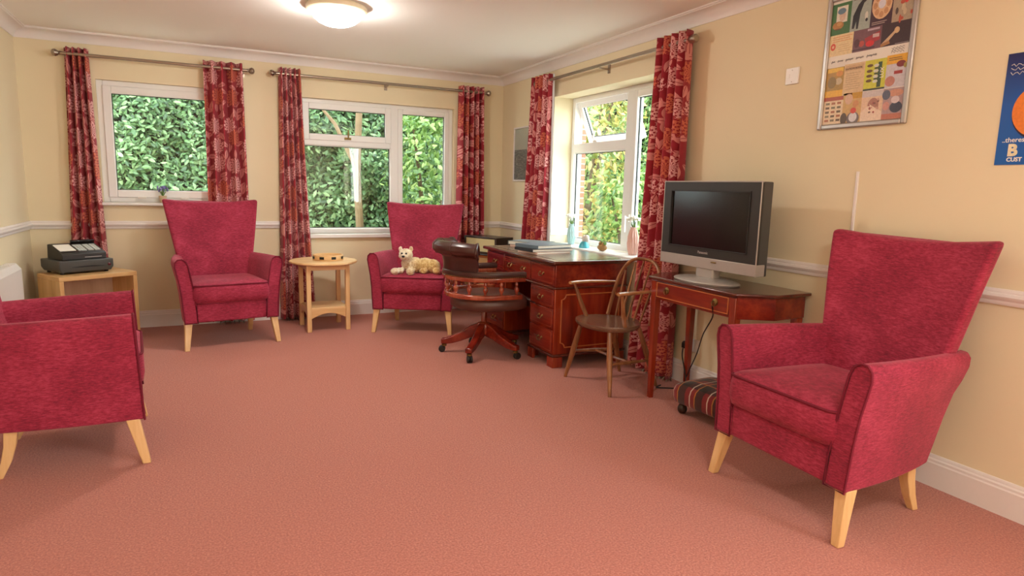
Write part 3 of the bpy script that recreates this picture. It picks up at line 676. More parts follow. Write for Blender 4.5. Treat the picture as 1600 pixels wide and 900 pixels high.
def drawer(y0, y1, z0, z1, handles):
    d = MB().box(-hx-.010, -hx+.002, y0, y1, z0, z1).build('drawer', 'mahogany_y', dk, bevel=.003)
    mb = MB()
    for (a, b, c_, e) in ((y0+.012, y1-.012, z0+.012, z0+.015), (y0+.012, y1-.012, z1-.015, z1-.012), (y0+.012, y0+.015, z0+.015, z1-.015), (y1-.015, y1-.012, z0+.015, z1-.015)): mb.box(-hx-.0115, -hx-.0095, a, b, c_, e)
    mb.build('bead', 'redwood', d, smooth=False)
    for f in handles: bail(d, -hx-.010, y0+(y1-y0)*f, (z0+z1)/2)
PW = .37
drawer(-hy+.012, -hy+PW-.01, .60, .738, (.5,)); drawer(hy-PW+.01, hy-.012, .60, .738, (.5,)); drawer(-hy+PW+.002, hy-PW-.002, .60, .738, (.24, .76))
for sg in (-1, 1):
    y0, y1 = (-hy, -hy+PW) if sg < 0 else (hy-PW, hy)
    MB().box(-hx, hx, y0, y1, .095, .573).build('pedestal', 'mahogany', dk, bevel=.003)
    for z0, z1 in ((.435, .562), (.285, .424), (.108, .274)): drawer(y0+.012, y1-.012, z0, z1, (.5,))
    MB().box(-hx-.014, hx+.006, y0-.014, y1+.014, .078, .098).build('plinth_moulding', 'mahogany_x', dk, bevel=.006)
    for fx in (-1, 1):
        for fy in (0, 1):
            cx_ = -hx-.010 if fx < 0 else hx+.002; cy_ = y0-.010 if fy == 0 else y1+.010; sx_ = 1 if fx < 0 else -1; sy_ = 1 if fy == 0 else -1
            mb = MB()
            for (lo_, hi_) in (((0, 0), (.085, .022)), ((0, .022), (.022, .085))):
                xa, xb = sorted((cx_+sx_*lo_[0], cx_+sx_*hi_[0])); ya, yb = sorted((cy_+sy_*lo_[1], cy_+sy_*hi_[1])); mb.box(xa, xb, ya, yb, 0, .078)
            mb.build('bracket_foot', 'mahogany', dk, bevel=.004)
def panel_bead(yy, s):
    a, b, c_, e, r = -hx+.055, hx-.06, .145, .53, .035
    P_ = []
    for cx_, cz_, a0 in ((a, c_, 90), (b, c_, 180), (b, e, 270), (a, e, 0)):
        arc = [(cx_+r*cos(radians(a0-q*22.5)), cz_+r*sin(radians(a0-q*22.5))) for q in range(5)]
        P_ += arc if True else arc
    MB().tube([(x, yy, z) for x, z in P_], .0045, 6, closed=True).build('panel_bead', 'inlay_and_highlight', dk)  # lighter colour paints the highlights along the mahogany bead
panel_bead(-hy-.001, -1); panel_bead(hy+.001, 1)
for k, z in enumerate((.50, .45, .40, .34, .28, .22)): pass
MB().box(-hx+.002, -hx+.006, -hy-.004, -hy, .10, .57).build('corner_bead', 'redwood', dk)
MB().box(hx-.02, hx-.004, -hy+PW, hy-PW, .25, .585).build('modesty_panel', 'mahogany_y', dk)

# ------------------------------------------------------------------ books on the desk
def book(label, loc, rz, w, d, h, cover, pages, group='books and albums on the desk', tilt=0):
    b = thing('book', label, 'book', loc, rz, group); cb = .003
    MB().box(0, w-.004, .004, d-.004, cb, h-cb).build('pages', pages, b, smooth=False)
    MB().box(-.004, w, 0, d, 0, cb).build('cover', cover, b, bevel=.001); MB().box(-.004, w, 0, d, h-cb, h).build('cover', cover, b, bevel=.001)
    MB().box(-.006, -.001, 0, d, 0, h).build('spine', cover, b, bevel=.001)
    return b
ZD = .7768
rb = radians(-58)
book('pinkish-paged book at the bottom of the far stack on the desk', (-.50, -1.30, ZD), rb, .34, .25, .018, 'pages_pink', 'pages_pink')
book('grey hardback lying on top of the far stack of books', (-.515, -1.285, ZD+.0185), rb, .33, .24, .030, 'cover_grey', 'pages')
rb2 = radians(12)
book('pale magazine at the bottom of the near stack on the desk', (-.60, -1.99, ZD), rb2, .34, .24, .016, 'pages_pink', 'paper')
book('black covered album jutting out of the near desk stack', (-.63, -1.97, ZD+.0165), radians(6), .38, .26, .022, 'cover_black', 'pages')
book('slate blue album on top of the near desk stack', (-.58, -1.96, ZD+.039), radians(14), .36, .27, .026, 'cover_blue', 'pages')

# ------------------------------------------------------------------ captain's chair (local: faces -y)
oc = thing('captains_chair', 'oxblood leather swivel captain\'s chair with turned spindles at the desk', 'chair', (-.965, -1.82, 0), radians(90-3))
for k in range(5):
    a = radians(155+72*k)-radians(87); ca, sa = cos(a), sin(a)
    prof = [(.03, .19, .052), (.10, .17, .046), (.17, .132, .037), (.24, .103, .029), (.295, .090, .022), (.328, .088, .019)]
    rings = []
    for r, z, h in prof: rings.append([(r*ca-sa*w_, r*sa+ca*w_, z+dz) for w_, dz in ((-.026, -h), (.026, -h), (.026, h), (-.026, h))])
    MB().loft(rings).build('base_arm', 'mahogany_y', oc, bevel=.008)
    cs = bpy.data.objects.new('castor', None); COL.objects.link(cs); cs.parent = oc; cs.location = (.305*ca, .305*sa, 0); cs.rotation_euler = (0, 0, a+.6*k)
    MB().lathe([(.004, .052), (.02, .05), (.02, .064), (.006, .068)], 12).tube([(0, 0, .05), (.012, 0, .042), (.016, 0, .026)], .006, 8).build('castor_fork', 'brass', cs)
    for s in (-1, 1): MB().lathe([(.002, -.009), (.022, -.009), (.026, -.004), (.026, .004), (.022, .009), (.002, .009)], 18, (.016, s*.011, .026), mat=Matrix.Rotation(pi/2, 4, 'X')).build('wheel', 'black', cs)
MB().lathe([(.0, .155), (.05, .155), (.055, .175), (.055, .225), (.045, .24), (.03, .245), (.022, .25), (.022, .32), (.018, .33), (.018, .37)], 20).build('column', 'redwood', oc)
MB().box(-.11, .11, -.12, .12, .352, .372).tube([(.08, 0, .35), (.16, -.02, .335), (.24, -.03, .335)], .007, 8).build('tilt_mechanism', 'black', oc)
def outline(t, r, yb=0.0, front=.26):
    """U outline: t in 0..1 from right arm front round the back to left arm front"""
    L1 = front; arc = pi*r; tot = 2*L1+arc; s = t*tot
    if s < L1: return (r, -front+s+yb)
    if s < L1+arc: a = (s-L1)/r; return (r*cos(a), r*sin(a)+yb)
    return (-r, -(s-L1-arc)+yb)
def seat_ring(z, k):
    pts = []
    for i in range(36):
        a = 2*pi*i/36; e = 2.6; x = .275*k*abs(cos(a))**(2/e)*(1 if cos(a) >= 0 else -1); y = .285*k*abs(sin(a))**(2/e)*(1 if sin(a) >= 0 else -1); pts.append((x, y-.035, z))
    return pts
MB().loft([seat_ring(.37, .92), seat_ring(.378, .985), seat_ring(.40, 1.0), seat_ring(.432, 1.0), seat_ring(.456, .95), seat_ring(.478, .82), seat_ring(.492, .5), seat_ring(.488, .2)]).build('seat_cushion', 'leather_seat', oc, angle=80)
MB().box(-.27, .27, -.345, -.30, .375, .44).build('seat_front', 'leather', oc, bevel=.012)
studs = MB()
for i in range(30): studs.ball((-.26+.52*i/29, -.346, .382), .0045, 1)
studs.build('nail_head_trim', 'brass', oc)['kind'] = 'stuff'
def rail(z, w_, h_, r, name, mat, front, n_=44, lift=0):
    rings = []
    for i in range(n_+1):
        t = i/n_; x, y = outline(t, r, .0, front); x2, y2 = outline(min(1, t+.005), r, 0, front); x1, y1 = outline(max(0, t-.005), r, 0, front); d = Vector((x2-x1, y2-y1, 0)).normalized(); nn = Vector((d.y, -d.x, 0))
        e = abs(2*t-1); zz = z+lift*max(0, (1-e*1.6))
        rings.append([(x+nn.x*a, y+nn.y*a, zz+b) for a, b in ((-w_, -h_), (w_, -h_), (w_*1.1, 0), (w_, h_), (-w_, h_), (-w_*1.1, 0))])
    return MB().loft(rings).build(name, mat, oc, bevel=.005)
rail(.480, .022, .017, .285, 'lower_rail', 'redwood', .19)
rail(.612, .024, .016, .295, 'arm_rail', 'redwood', .205)
rail(.648, .026, .020, .295, 'arm_pad', 'leather', .21)
st_ = MB()
for i in range(90):
    x, y = outline(i/89, .324, 0, .205); st_.ball((x, y, .632), .0042, 1)
st_.build('nail_head_trim', 'brass', oc)['kind'] = 'stuff'
sp = [(.008, .495), (.013, .503), (.009, .511), (.016, .524), (.020, .538), (.015, .552), (.009, .562), (.014, .571), (.012, .585), (.008, .597)]
for i in range(11):
    x, y = outline(.035+.93*i/10, .290, 0, .19); MB().lathe(sp, 12, (x, y, 0)).build('spindle', 'redwood', oc)
rings = []
for i in range(25):
    a = radians(30+120*i/24); ca, sa = cos(a), sin(a); e = abs(2*i/24-1); k = 1-.25*max(0, e-.6)/.4
    sec = [(.285, .655), (.285, .74), (.292, .80), (.312, .852), (.345, .884), (.378, .882), (.404, .856), (.406, .818), (.385, .792), (.354, .786), (.332, .77), (.322, .72), (.318, .655)]
    rings.append([((r-.02*e)*ca, (r-.02*e)*sa, .655+(z-.655)*(1-.05*e**3)) for r, z in sec])
bk = MB().loft(rings).build('backrest', 'leather', oc, angle=60, bevel=.006)
for s in (0, 24): MB().tube([rings[s][k] for k in range(2, 11)], .011, 8).build('scroll_ruche', 'leather', bk)
for i in (6, 12, 18): MB().tube([rings[i][k] for k in range(0, 11)], .004, 6).build('seam', 'leather', bk)

# ------------------------------------------------------------------ spindle-back elbow chair (local: faces -y)
wc = thing('spindle_back_chair', 'brown elm spindle-back chair with hooped back and arms', 'chair', (-.505, -2.85, 0), radians(-90+4))
def sring(z, k):
    pts = []
    for i in range(40):
        a = 2*pi*i/40; x = .235*cos(a)*(1-.10*sin(a)); y = .205*sin(a); e = 1-.0; pts.append((x*k*(1.0 if sin(a) < 0 else .98), y*k-.01, z))
    return pts
MB().loft([sring(.392, .90), sring(.400, .97), sring(.418, 1.0), sring(.428, .985), sring(.425, .88), sring(.418, .5)]).build('seat', 'elm_seat', wc, angle=60)
LG = {}
for sg in (-1, 1):
    LG[sg] = [((sg*.150, -.12, .40), (sg*.245, -.17, 0)), ((sg*.135, .13, .40), (sg*.190, .26, 0))]
    for top, ft in LG[sg]:
        p0, p1 = Vector(top), Vector(ft); MB().tube([p0.lerp(p1, t) for t in (0, .15, .45, .75, 1)], [.013, .016, .0195, .016, .011], 10).build('leg', 'elm', wc)
def onleg(l, t): return Vector(l[0]).lerp(Vector(l[1]), t)
for sg in (-1, 1): MB().tube([onleg(LG[sg][0], .52), (onleg(LG[sg][0], .52)+onleg(LG[sg][1], .56))/2, onleg(LG[sg][1], .56)], [.008, .013, .008], 8).build('stretcher', 'elm', wc)
m0 = (onleg(LG[-1][0], .52)+onleg(LG[-1][1], .56))/2; m1 = (onleg(LG[1][0], .52)+onleg(LG[1][1], .56))/2
MB().tube([m0, (m0+m1)/2, m1], [.008, .013, .008], 8).build('stretcher', 'elm', wc)
hoop = []
for i in range(33):
    a = pi*i/32; e = cos(a); z = .42+.405*sin(a)**.62; x = .215*(abs(e)**.75)*(1 if e > 0 else -1)*(1+.10*sin(a)); hoop.append((x, .15+.115*(z-.42)/.4, z))
MB().tube(hoop, .0135, 10, flat=.85).build('hoop', 'elm', wc)
for k in range(5):
    xb = (k-2)*.062; xt = (k-2)*.078; zt_ = .42+.405*(1-min(1, abs(xt)/.235)**2.2)**.45-.008
    yb_, yt = .145, .15+.115*(zt_-.42)/.4
    MB().tube([(xb, yb_, .42), (xb+(xt-xb)*.4, yb_+(yt-yb_)*.4, .42+(zt_-.42)*.4), (xt, yt, zt_)], [.006, .0085, .005], 8).build('spindle', 'elm', wc)
for sg in (-1, 1):
    am = [(sg*.255, -.150, .650), (sg*.262, -.08, .652), (sg*.262, .02, .652), (sg*.246, .12, .650), (sg*.220, .205, .648)]
    MB().tube(am, [.019, .021, .019, .016, .012], 10, flat=.55).build('arm', 'elm_arm', wc)
    MB().tube([(sg*.200, -.035, .41), (sg*.222, -.072, .50), (sg*.252, -.118, .645)], [.012, .016, .009], 10).build('arm_post', 'elm', wc)

# ------------------------------------------------------------------ console table (local x = -world y ; built in world axes)
ct = thing('console_table', 'inlaid mahogany console table with canted ends below the television', 'table', (0, -3.52, 0))
top = [(-.015, .46), (-.27, .475), (-.455, .36), (-.455, -.36), (-.27, -.475), (-.015, -.46)]
MB().prism(top, .748, .766, 2).build('table_top', 'mahogany_x', ct, bevel=.006)
ins = [(-.03, .435), (-.262, .448), (-.428, .345), (-.428, -.345), (-.262, -.448), (-.03, -.435)]
MB().prism(ins, .628, .748, 2).build('frieze', 'mahogany_y', ct, bevel=.002)
dr = MB().box(-.436, -.426, -.30, .30, .642, .738).build('drawer', 'mahogany_y', ct, bevel=.002)
mb = MB()
for (a, b, c_, e) in ((-.296, .296, .645, .650), (-.296, .296, .730, .735), (-.296, -.291, .65, .73), (.291, .296, .65, .73)): mb.box(-.4375, -.4355, a, b, c_, e)
mb.build('inlay_banding', 'inlay_and_highlight', dr, smooth=False)
for y in (-.20, .20):
    MB().lathe([(.0005, .0), (.020, .0), (.021, .003), (.014, .005), (.006, .010)], 18, (-.436, y, .695), mat=Matrix.Rotation(-pi/2, 4, 'Y')).build('rosette', 'brass', dr)
    MB().tube([(-.449, y+.014*cos(a), .688+.016*sin(a)) for a in [2*pi*k/16 for k in range(16)]], .0022, 6, closed=True).build('ring_pull', 'brass', dr)
for p, q in (((-.262, -.448), (-.428, -.345)), ((-.262, .448), (-.428, .345)), ((-.03, -.435), (-.262, -.448))):
    p, q = Vector((*p, 0)), Vector((*q, 0)); d = (q-p); nn = Vector((d.y, -d.x, 0)).normalized(); nn = nn if nn.dot((p+q)/2-Vector((-.2, 0, 0))) > 0 else -nn
    mb = MB()
    for z in (.632, .738):
        a, b = p+d*.05+nn*.0012, p+d*.95+nn*.0012; mb.hexa([a-nn*.002, b-nn*.002, b, a], [v+Vector((0, 0, .005)) for v in (a-nn*.002, b-nn*.002, b, a)])
    mb.build('inlay_banding', 'inlay_and_highlight', ct, smooth=False)
for x, y in ((-.415, .325), (-.415, -.325), (-.055, .41), (-.055, -.41)):
    MB().hexa([(x+dx*.014, y+dy*.014, 0) for dx, dy in ((-1, -1), (1, -1), (1, 1), (-1, 1))], [(x+dx*.023, y+dy*.023, .74) for dx, dy in ((-1, -1), (1, -1), (1, 1), (-1, 1))]).build('leg', 'mahogany', ct, bevel=.002)

# ------------------------------------------------------------------ television
tv = thing('television', 'silver and black flat-panel television switched off on the console table', 'television', (-.285, -3.485, .766))
# local: faces -x
b0, b1, y0, y1 = .078, .572, -.385, .385
MB().box(-.02, .05, y0+.004, y1-.004, b0, b1).build('rear_shell', 'till_grey', tv, bevel=.006)
MB().loft([[(.05, y0+.03, .13), (.05, y1-.03, .13), (.05, y1-.03, .54), (.05, y0+.03, .54)], [(.11, y0+.10, .15), (.11, y1-.10, .15), (.11, y1-.10, .42), (.11, y0+.10, .42)]]).build('rear_hump', 'tv_black', tv, bevel=.01)
mb = MB()
for a, b, c_, e in ((y0, y1, .515, b1-.004), (y0, y1, .142, .195), (y0, y0+.075, .195, .515), (y1-.075, y1, .195, .515)): mb.box(-.036, -.018, a, b, c_, e)
mb.build('bezel', 'tv_black', tv, smooth=False)
MB().box(-.028, -.02, y0+.072, y1-.072, .192, .518).build('screen', 'screen', tv, smooth=False)
mb = MB(); frame_rect(mb, y0+.068, y1-.068, .188, .522, .006, 0, 1); 
for v in mb.bm.verts: v.co = Vector((-.040+.006*v.co.y, v.co.x, v.co.z))
mb.build('screen_rim', 'black', tv, smooth=False)
MB().box(-.037, .03, y0, y1, b0, .142).build('speaker_strip', 'silver', tv, bevel=.004)
MB().box(-.0375, -.031, y0-.002, y0+.004, b0, b1).box(-.0375, -.031, y1-.004, y1+.002, b0, b1).box(-.0375, -.020, y0, y1, b1-.004, b1+.003).build('outer_trim', 'silver', tv, bevel=.002)
MB().tube([(-.037, -.10, .122), (-.041, -.095, .122), (-.041, -.065, .122), (-.037, -.06, .122)], .004, 6).build('power_button', 'brass', tv)
text_mesh('maker_badge', 'Panasonic', .021, 'silver', tv, Matrix.Translation((-.037, .055, .162)) @ RW, .0004)
MB().box(-.03, .03, -.07, .07, .02, .10).build('neck', 'silver', tv, bevel=.01)
rings = []
for z, k in ((0, .97), (.008, 1.0), (.014, .97), (.022, .80), (.028, .5)): rings.append([(.13*k*cos(a)-.01, .235*k*sin(a), z) for a in [2*pi*i/40 for i in range(40)]])
MB().loft(rings).build('base', 'silver', tv, angle=50)

# ------------------------------------------------------------------ footstool, sockets, flex
fs = thing('footstool', 'tartan-covered footstool on ball feet under the console table', 'footstool', (-.30, -3.655, 0), radians(4))
def fring(z, k, r=.05):
    x1, y1 = .165*k, .205*k; pts = []
    for cx_, cy_, a0 in ((x1-r, -y1+r, -90), (x1-r, y1-r, 0), (-x1+r, y1-r, 90), (-x1+r, -y1+r, 180)):
        for q in range(5): a = radians(a0+q*22.5); pts.append((cx_+r*cos(a), cy_+r*sin(a), z))
    return pts
MB().loft([fring(.07, .94), fring(.078, .99), fring(.10, 1.02), fring(.14, 1.03), fring(.168, .97), fring(.188, .82), fring(.20, .5)]).build('cushion', 'tartan', fs, angle=80)
for sx in (-1, 1):
    for sy in (-1, 1): MB().lathe([(.004, 0), (.018, .004), (.027, .018), (.028, .032), (.022, .05), (.014, .058), (.022, .066), (.022, .074)], 16, (sx*.115, sy*.155, 0)).build('ball_foot', 'radio_wood', fs)
so = thing('wall_socket', 'white wall socket with a black plug below the television', 'socket', (0, -3.085, .275))
MB().box(-.010, 0, -.074, .074, -.043, .043).build('plate', 'white_plastic', so, bevel=.003)
MB().box(-.0125, -.010, .03, .045, .012, .026).box(-.0125, -.010, -.055, -.040, .012, .026).build('rocker_switch', 'white_plastic', so, bevel=.001)
pg = thing('mains_plug', 'black mains plug pushed into the wall socket', 'plug', (-.010, -3.050, .268))
MB().loft([[(0, -.024, -.026), (0, .024, -.026), (0, .024, .024), (0, -.024, .024)], [(-.022, -.024, -.024), (-.022, .024, -.024), (-.022, .024, .024), (-.022, -.024, .024)], [(-.040, -.016, -.018), (-.040, .016, -.018), (-.040, .016, .016), (-.040, -.016, .016)]]).build('plug_body', 'black', pg, bevel=.004)
def smoothpath(pts, k=8):
    P = [Vector(p) for p in pts]; out = []
    for i in range(len(P)-1):
        p0, p1, p2, p3 = P[max(i-1, 0)], P[i], P[i+1], P[min(i+2, len(P)-1)]
        for j in range(k):
            t = j/k; out.append(.5*((2*p1)+(p2-p0)*t+(2*p0-5*p1+4*p2-p3)*t*t+(3*p1-p0-3*p2+p3)*t**3))
    return out+[P[-1]]
fx = thing('power_flex', 'black television flex hanging down beside the socket', 'cable', (0, 0, 0))
MB().tube(smoothpath([(-.05, -3.050, .248), (-.06, -3.06, .20), (-.075, -3.10, .14), (-.09, -3.135, .09), (-.10, -3.155, .03), (-.12, -3.14, .006), (-.20, -3.10, .005), (-.26, -3.06, .005), (-.20, -3.03, .005)]), .0042, 7).build('plug_lead', 'black', fx)
MB().tube(smoothpath([(-.455, -3.72, .672), (-.40, -3.67, .60), (-.30, -3.50, .46), (-.20, -3.35, .30), (-.13, -3.22, .16), (-.095, -3.155, .085)]), .0036, 7).build('television_lead', 'black', fx)
sw = thing('light_switch', 'small white switch plate on the wall left of the framed collage', 'switch', (0, -3.717, 1.906))
MB().box(-.009, 0, -.043, .043, -.043, .043).build('plate', 'white_plastic', sw, bevel=.003)
MB().box(-.012, -.009, .014, .026, -.010, .010).build('rocker', 'white_plastic', sw, bevel=.001)
for z in (-.03, .03): MB().lathe([(.0005, 0), (.003, 0), (.003, .001), (.0005, .0012)], 8, (-.009, .0, z), mat=Matrix.Rotation(-pi/2, 4, 'Y')).build('screw', 'steel', sw)
cn = MB().box(-.010, 0, -4.172, -4.158, .92, 1.395).build('cable_conduit', 'trim', bevel=.002); tag(cn, 'thin white cable conduit rising from the dado rail below the collage', 'conduit')

# ------------------------------------------------------------------ corner radio on its table
ra = atan2(-.435, .168)   # front edge direction in world
rt_ = thing('occasional_table', 'small brown wooden table in the far corner beneath the radio', 'table', (-.40, -.405, 0), ra)
MB().box(-.25, .25, 0, .26, .585, .608).build('table_top', 'inlay_and_highlight', rt_, bevel=.004)
MB().box(-.235, .235, .012, .245, .50, .585).build('apron', 'oak', rt_)
for x in (-.225, .225):
    for y in (.025, .235): MB().hexa([(x+a*.012, y+b*.012, 0) for a, b in ((-1, -1), (1, -1), (1, 1), (-1, 1))], [(x+a*.018, y+b*.018, .50) for a, b in ((-1, -1), (1, -1), (1, 1), (-1, 1))]).build('leg', 'oak', rt_)
rd = thing('radio', 'dark-cased vintage radio with cream cloth front in the far corner', 'radio', (-.415, -.412, .608), ra)
mb = MB(); mb.box(-.23, .23, .0, .24, .166, .182); mb.box(-.23, .23, 0, .24, 0, .012); mb.box(-.23, -.205, 0, .24, .012, .166); mb.box(.205, .23, 0, .24, .012, .166); mb.box(-.205, .205, .02, .235, .012, .166); mb.build('case', 'radio_wood', rd, bevel=.003)
MB().box(-.205, .205, .006, .02, .036, .166).build('speaker_cloth', 'rexine', rd, smooth=False)
MB().box(-.205, .205, .002, .02, .012, .036).build('lower_rail', 'radio_wood', rd)

# ------------------------------------------------------------------ ornaments
def fluted(n_, prof, depth, N=48):
    rings = []
    for j, (r, z) in enumerate(prof):
        rings.append([(r*(1-depth*abs(sin(n_*a/2+j*.35)))*cos(a), r*(1-depth*abs(sin(n_*a/2+j*.35)))*sin(a), z) for a in [2*pi*k/N for k in range(N)]])
    return rings
def vase(label, loc, mat, H_, R_):
    v = thing('vase', label, 'vase', loc, group='fluted vases on the window sill')
    prof = [(.62*R_, 0), (.70*R_, .03*H_), (.85*R_, .2*H_), (1.0*R_, .42*H_), (.92*R_, .65*H_), (.68*R_, .85*H_), (.52*R_, .96*H_), (.56*R_, H_), (.44*R_, H_), (.40*R_, .9*H_)]
    MB().loft(fluted(12, prof, .24)).build('body', mat, v, angle=30)
    fl = thing('flower_bunch', 'white artificial flowers standing in the '+label.split(' vase')[0]+' vase', 'flowers', (loc[0], loc[1], loc[2]+H_*.90))
    rnd = random.Random(len(label))
    for k in range(5):
        a = k*1.3; d = Vector((.018*cos(a), .018*sin(a), .062+.022*rnd.random())); MB().tube([(0, 0, 0), tuple(d*.5), tuple(d)], .0025, 6).build('stem', 'stem', fl)
        mb = MB()
        for q in range(9):
            b = q*2.4; rr = .024*sqrt(q/9)*1.3; mb.ball((d.x*1.5+rr*cos(b), d.y*1.5+rr*sin(b), d.z+.022-.3*rr), .0125, 1)
        mb.build('blossom', 'petal', fl, angle=180)
    for k in range(5):
        a = k*1.25+.5; mb = MB(); p = Vector((.03*cos(a), .03*sin(a), .055)); s = Vector((-sin(a), cos(a), 0))*.007
        mb.hexa([Vector((0, 0, 0)), p*.5+s, p, p*.5-s], [Vector((0, 0, .001)), p*.5+s+Vector((0, 0, .001)), p+Vector((0, 0, .001)), p*.5-s+Vector((0, 0, .001))]); mb.build('leaf', 'stem', fl)
ZS = .785
vase('aqua fluted vase at the far end of the window sill', (.105, -1.30, ZS), 'aqua', .185, .042)
vase('pink fluted vase at the near end of the window sill', (.10, -2.235, ZS), 'pink_glaze', .215, .050)
fg = thing('figurine', 'turquoise and white rabbit-like ornament on the window sill', 'figurine', (.045, -1.62, ZS)); fg.scale = (1.4, 1.4, 1.4)
MB().lathe([(.002, 0), (.032, 0), (.034, .006), (.028, .022), (.020, .036), (.008, .042)], 18).build('base', 'turq', fg)
MB().ball((0, -.002, .048), .016, 2).ball((0, -.026, .062), .018, 2, (1, 1, 1.1)).ball((0, -.036, .045), .011, 2).ball((0, .012, .064), .009, 2, (1, .7, 1.8), Matrix.Rotation(.5, 3, 'X')).build('animal', 'stoneware', fg, angle=180)
fg2 = thing('figurine', 'brown and green cottage-like ornament beside the pink vase', 'figurine', (.04, -1.905, ZS)); fg2.scale = (1.3, 1.3, 1.3)
mb = MB().ball((0, .0, .020), .026, 2, (1, 1.5, .8)).ball((0, .014, .042), .017, 2, (1, 1, 1.2)).ball((0, -.016, .044), .015, 2).ball((0, .034, .020), .014, 2); mb.build('body', 'brown_pot', fg2, angle=180)
MB().ball((0, -.026, .05), .012, 2).ball((0, .002, .054), .009, 2).build('foliage', 'stem', fg2, angle=180)
pt = thing('potted_lavender', 'tiny lavender plant in a beige pot on the square window sill', 'potted plant', (-3.19, -.008, 1.0755))
MB().lathe([(.002, 0), (.024, 0), (.030, .05), (.032, .058), (.028, .060), (.026, .052), (.002, .05)], 20).build('pot', 'terracotta', pt)
rnd = random.Random(3)
for k in range(16):
    a = rnd.random()*6.28; d = rnd.uniform(.01, .045); top_ = Vector((d*cos(a), d*sin(a), .10+rnd.random()*.035)); MB().tube([(0, 0, .05), tuple(top_*.6+Vector((0, 0, .025))), tuple(top_)], .0018, 5).build('stem', 'stem', pt)
    MB().ball(tuple(top_), .0085, 1, (.9, .9, 1.8)).build('bloom', 'lavender', pt)

# ------------------------------------------------------------------ pictures
pc = thing('framed_picture', 'grey seascape print in a thin white frame beside the far corner', 'picture', (0, -.52, 1.345))
mb = MB()
for a, b, c_, e in ((-.21, -.195, 0, .53), (.195, .21, 0, .53), (-.195, .195, 0, .015), (-.195, .195, .515, .53)): mb.box(-.022, 0, a, b, c_, e)
mb.build('frame', 'trim', pc, bevel=.003)
MB().box(-.012, -.002, -.195, .195, .015, .515).build('print', 'sea', pc, smooth=False)

def pmat(name, col, rough=.4):
    if name not in M: M[name] = plain(name, lin(*col), rough, 0, .22, 110)
    return name
# framed collage: local u (0..1, left to right), v (0..1, top to bottom) on the sheet
co = thing('collage_poster', 'silver framed collage poster of old printed adverts on the wall', 'poster', (0, -4.145, 1.93))
SW, SH = .42, .595; fw = .026
mb = MB()
for (y0_, y1_, z0_, z1_) in ((-SW/2-fw, -SW/2, -SH/2-fw, SH/2+fw), (SW/2, SW/2+fw, -SH/2-fw, SH/2+fw), (-SW/2, SW/2, -SH/2-fw, -SH/2), (-SW/2, SW/2, SH/2, SH/2+fw)): mb.box(-.018, 0, y0_, y1_, z0_, z1_)
mb.build('frame', 'alu', co, bevel=.007, seg=3)
MB().box(-.006, -.001, -SW/2, SW/2, -SH/2, SH/2).build('backing_sheet', 'paper', co, smooth=False)
def UV(u, v, d=0.): return (-.0062-d, SW/2-u*SW, SH/2-v*SH)
def card(u0, v0, u1, v1, base_col, shapes, nm='printed_card'):
    """shapes: (kind, colour, params) in card coordinates 0..1; all flat print on one thin card"""
    mats = [pmat('ink_%d_%d_%d' % base_col, base_col)]; mb = MB()
    def C(a, b, d): return UV(u0+(u1-u0)*a, v0+(v1-v0)*b, d)
    def poly(pts, d, mi): mb.quadface([mb.bm.verts.new(C(a, b, d)) for a, b in pts], mi)
    mb.hexa([C(0, 0, 0), C(1, 0, 0), C(1, 1, 0), C(0, 1, 0)], [C(0, 0, .0006), C(1, 0, .0006), C(1, 1, .0006), C(0, 1, .0006)])
    for i, (kind, col, p) in enumerate(shapes):
        nm_ = pmat('ink_%d_%d_%d' % col, col)
        if nm_ not in mats: mats.append(nm_)
        mi = mats.index(nm_); d = .0008+.00008*i
        if kind == 'r': poly([(p[0], p[1]), (p[2], p[1]), (p[2], p[3]), (p[0], p[3])], d, mi)
        elif kind == 'e': poly([(p[0]+p[2]*cos(2*pi*k/18), p[1]+p[3]*sin(2*pi*k/18)) for k in range(18)], d, mi)
        elif kind == 'p': poly(p, d, mi)
    o = mb.build(nm, mats, co, smooth=False, normals=False); return o
rp = random.Random(11)
def specks(n_, cols, x0=.05, y0=.05, x1=.95, y1=.95, s=.08): return [('e' if rp.random() < .5 else 'p', rp.choice(cols), None) for _ in range(0)] + [('e', rp.choice(cols), (rp.uniform(x0, x1), rp.uniform(y0, y1), s*rp.uniform(.4, 1), s*rp.uniform(.3, .9))) for _ in range(n_)]
def lines(col, x0, x1, ys, h=.02): return [('r', col, (x0, y, x0+(x1-x0)*(.75+.25*rp.random()), y+h)) for y in ys]
card(.0, .02, .25, .27, (70, 118, 70), [('r', (226, 222, 208), (.24, .10, .82, .62)), ('e', (214, 190, 170), (.55, .42, .17, .17)), ('e', (110, 140, 160), (.50, .26, .22, .10)), ('e', (176, 128, 70), (.36, .70, .30, .13)), ('e', (206, 160, 100), (.42, .66, .14, .06)), ('r', (120, 80, 50), (.2, .80, .5, .84))])
card(.25, 0, .50, .27, (168, 180, 172), [('p', (40, 40, 46), [(.10, .92), (.12, .55), (.35, .25), (.62, .08), (.85, .04), (.88, .12), (.62, .24), (.48, .50), (.42, .95), (.32, .95), (.30, .72), (.22, .92)]), ('e', (216, 216, 206), (.80, .62, .08, .12)), ('e', (40, 40, 46), (.82, .74, .06, .05))]+lines((110, 90, 90), .1, .5, (.03, .08), .025))
card(.50, 0, .76, .27, (70, 44, 58), [('e', (222, 186, 146), (.50, .42, .46, .40))]+[('e', (200, 150, 110), (.5+.3*cos(a), .42+.27*sin(a), .10, .09)) for a in [k*.785 for k in range(8)]]+[('e', (220, 220, 232), (.5, .40, .17, .13))]+lines((190, 170, 160), .1, .8, (.88, .93), .02))
card(.76, 0, 1.0, .27, (176, 160, 138), specks(16, [(190, 90, 70), (206, 190, 160), (110, 120, 120), (210, 70, 70), (90, 80, 76)], s=.14))
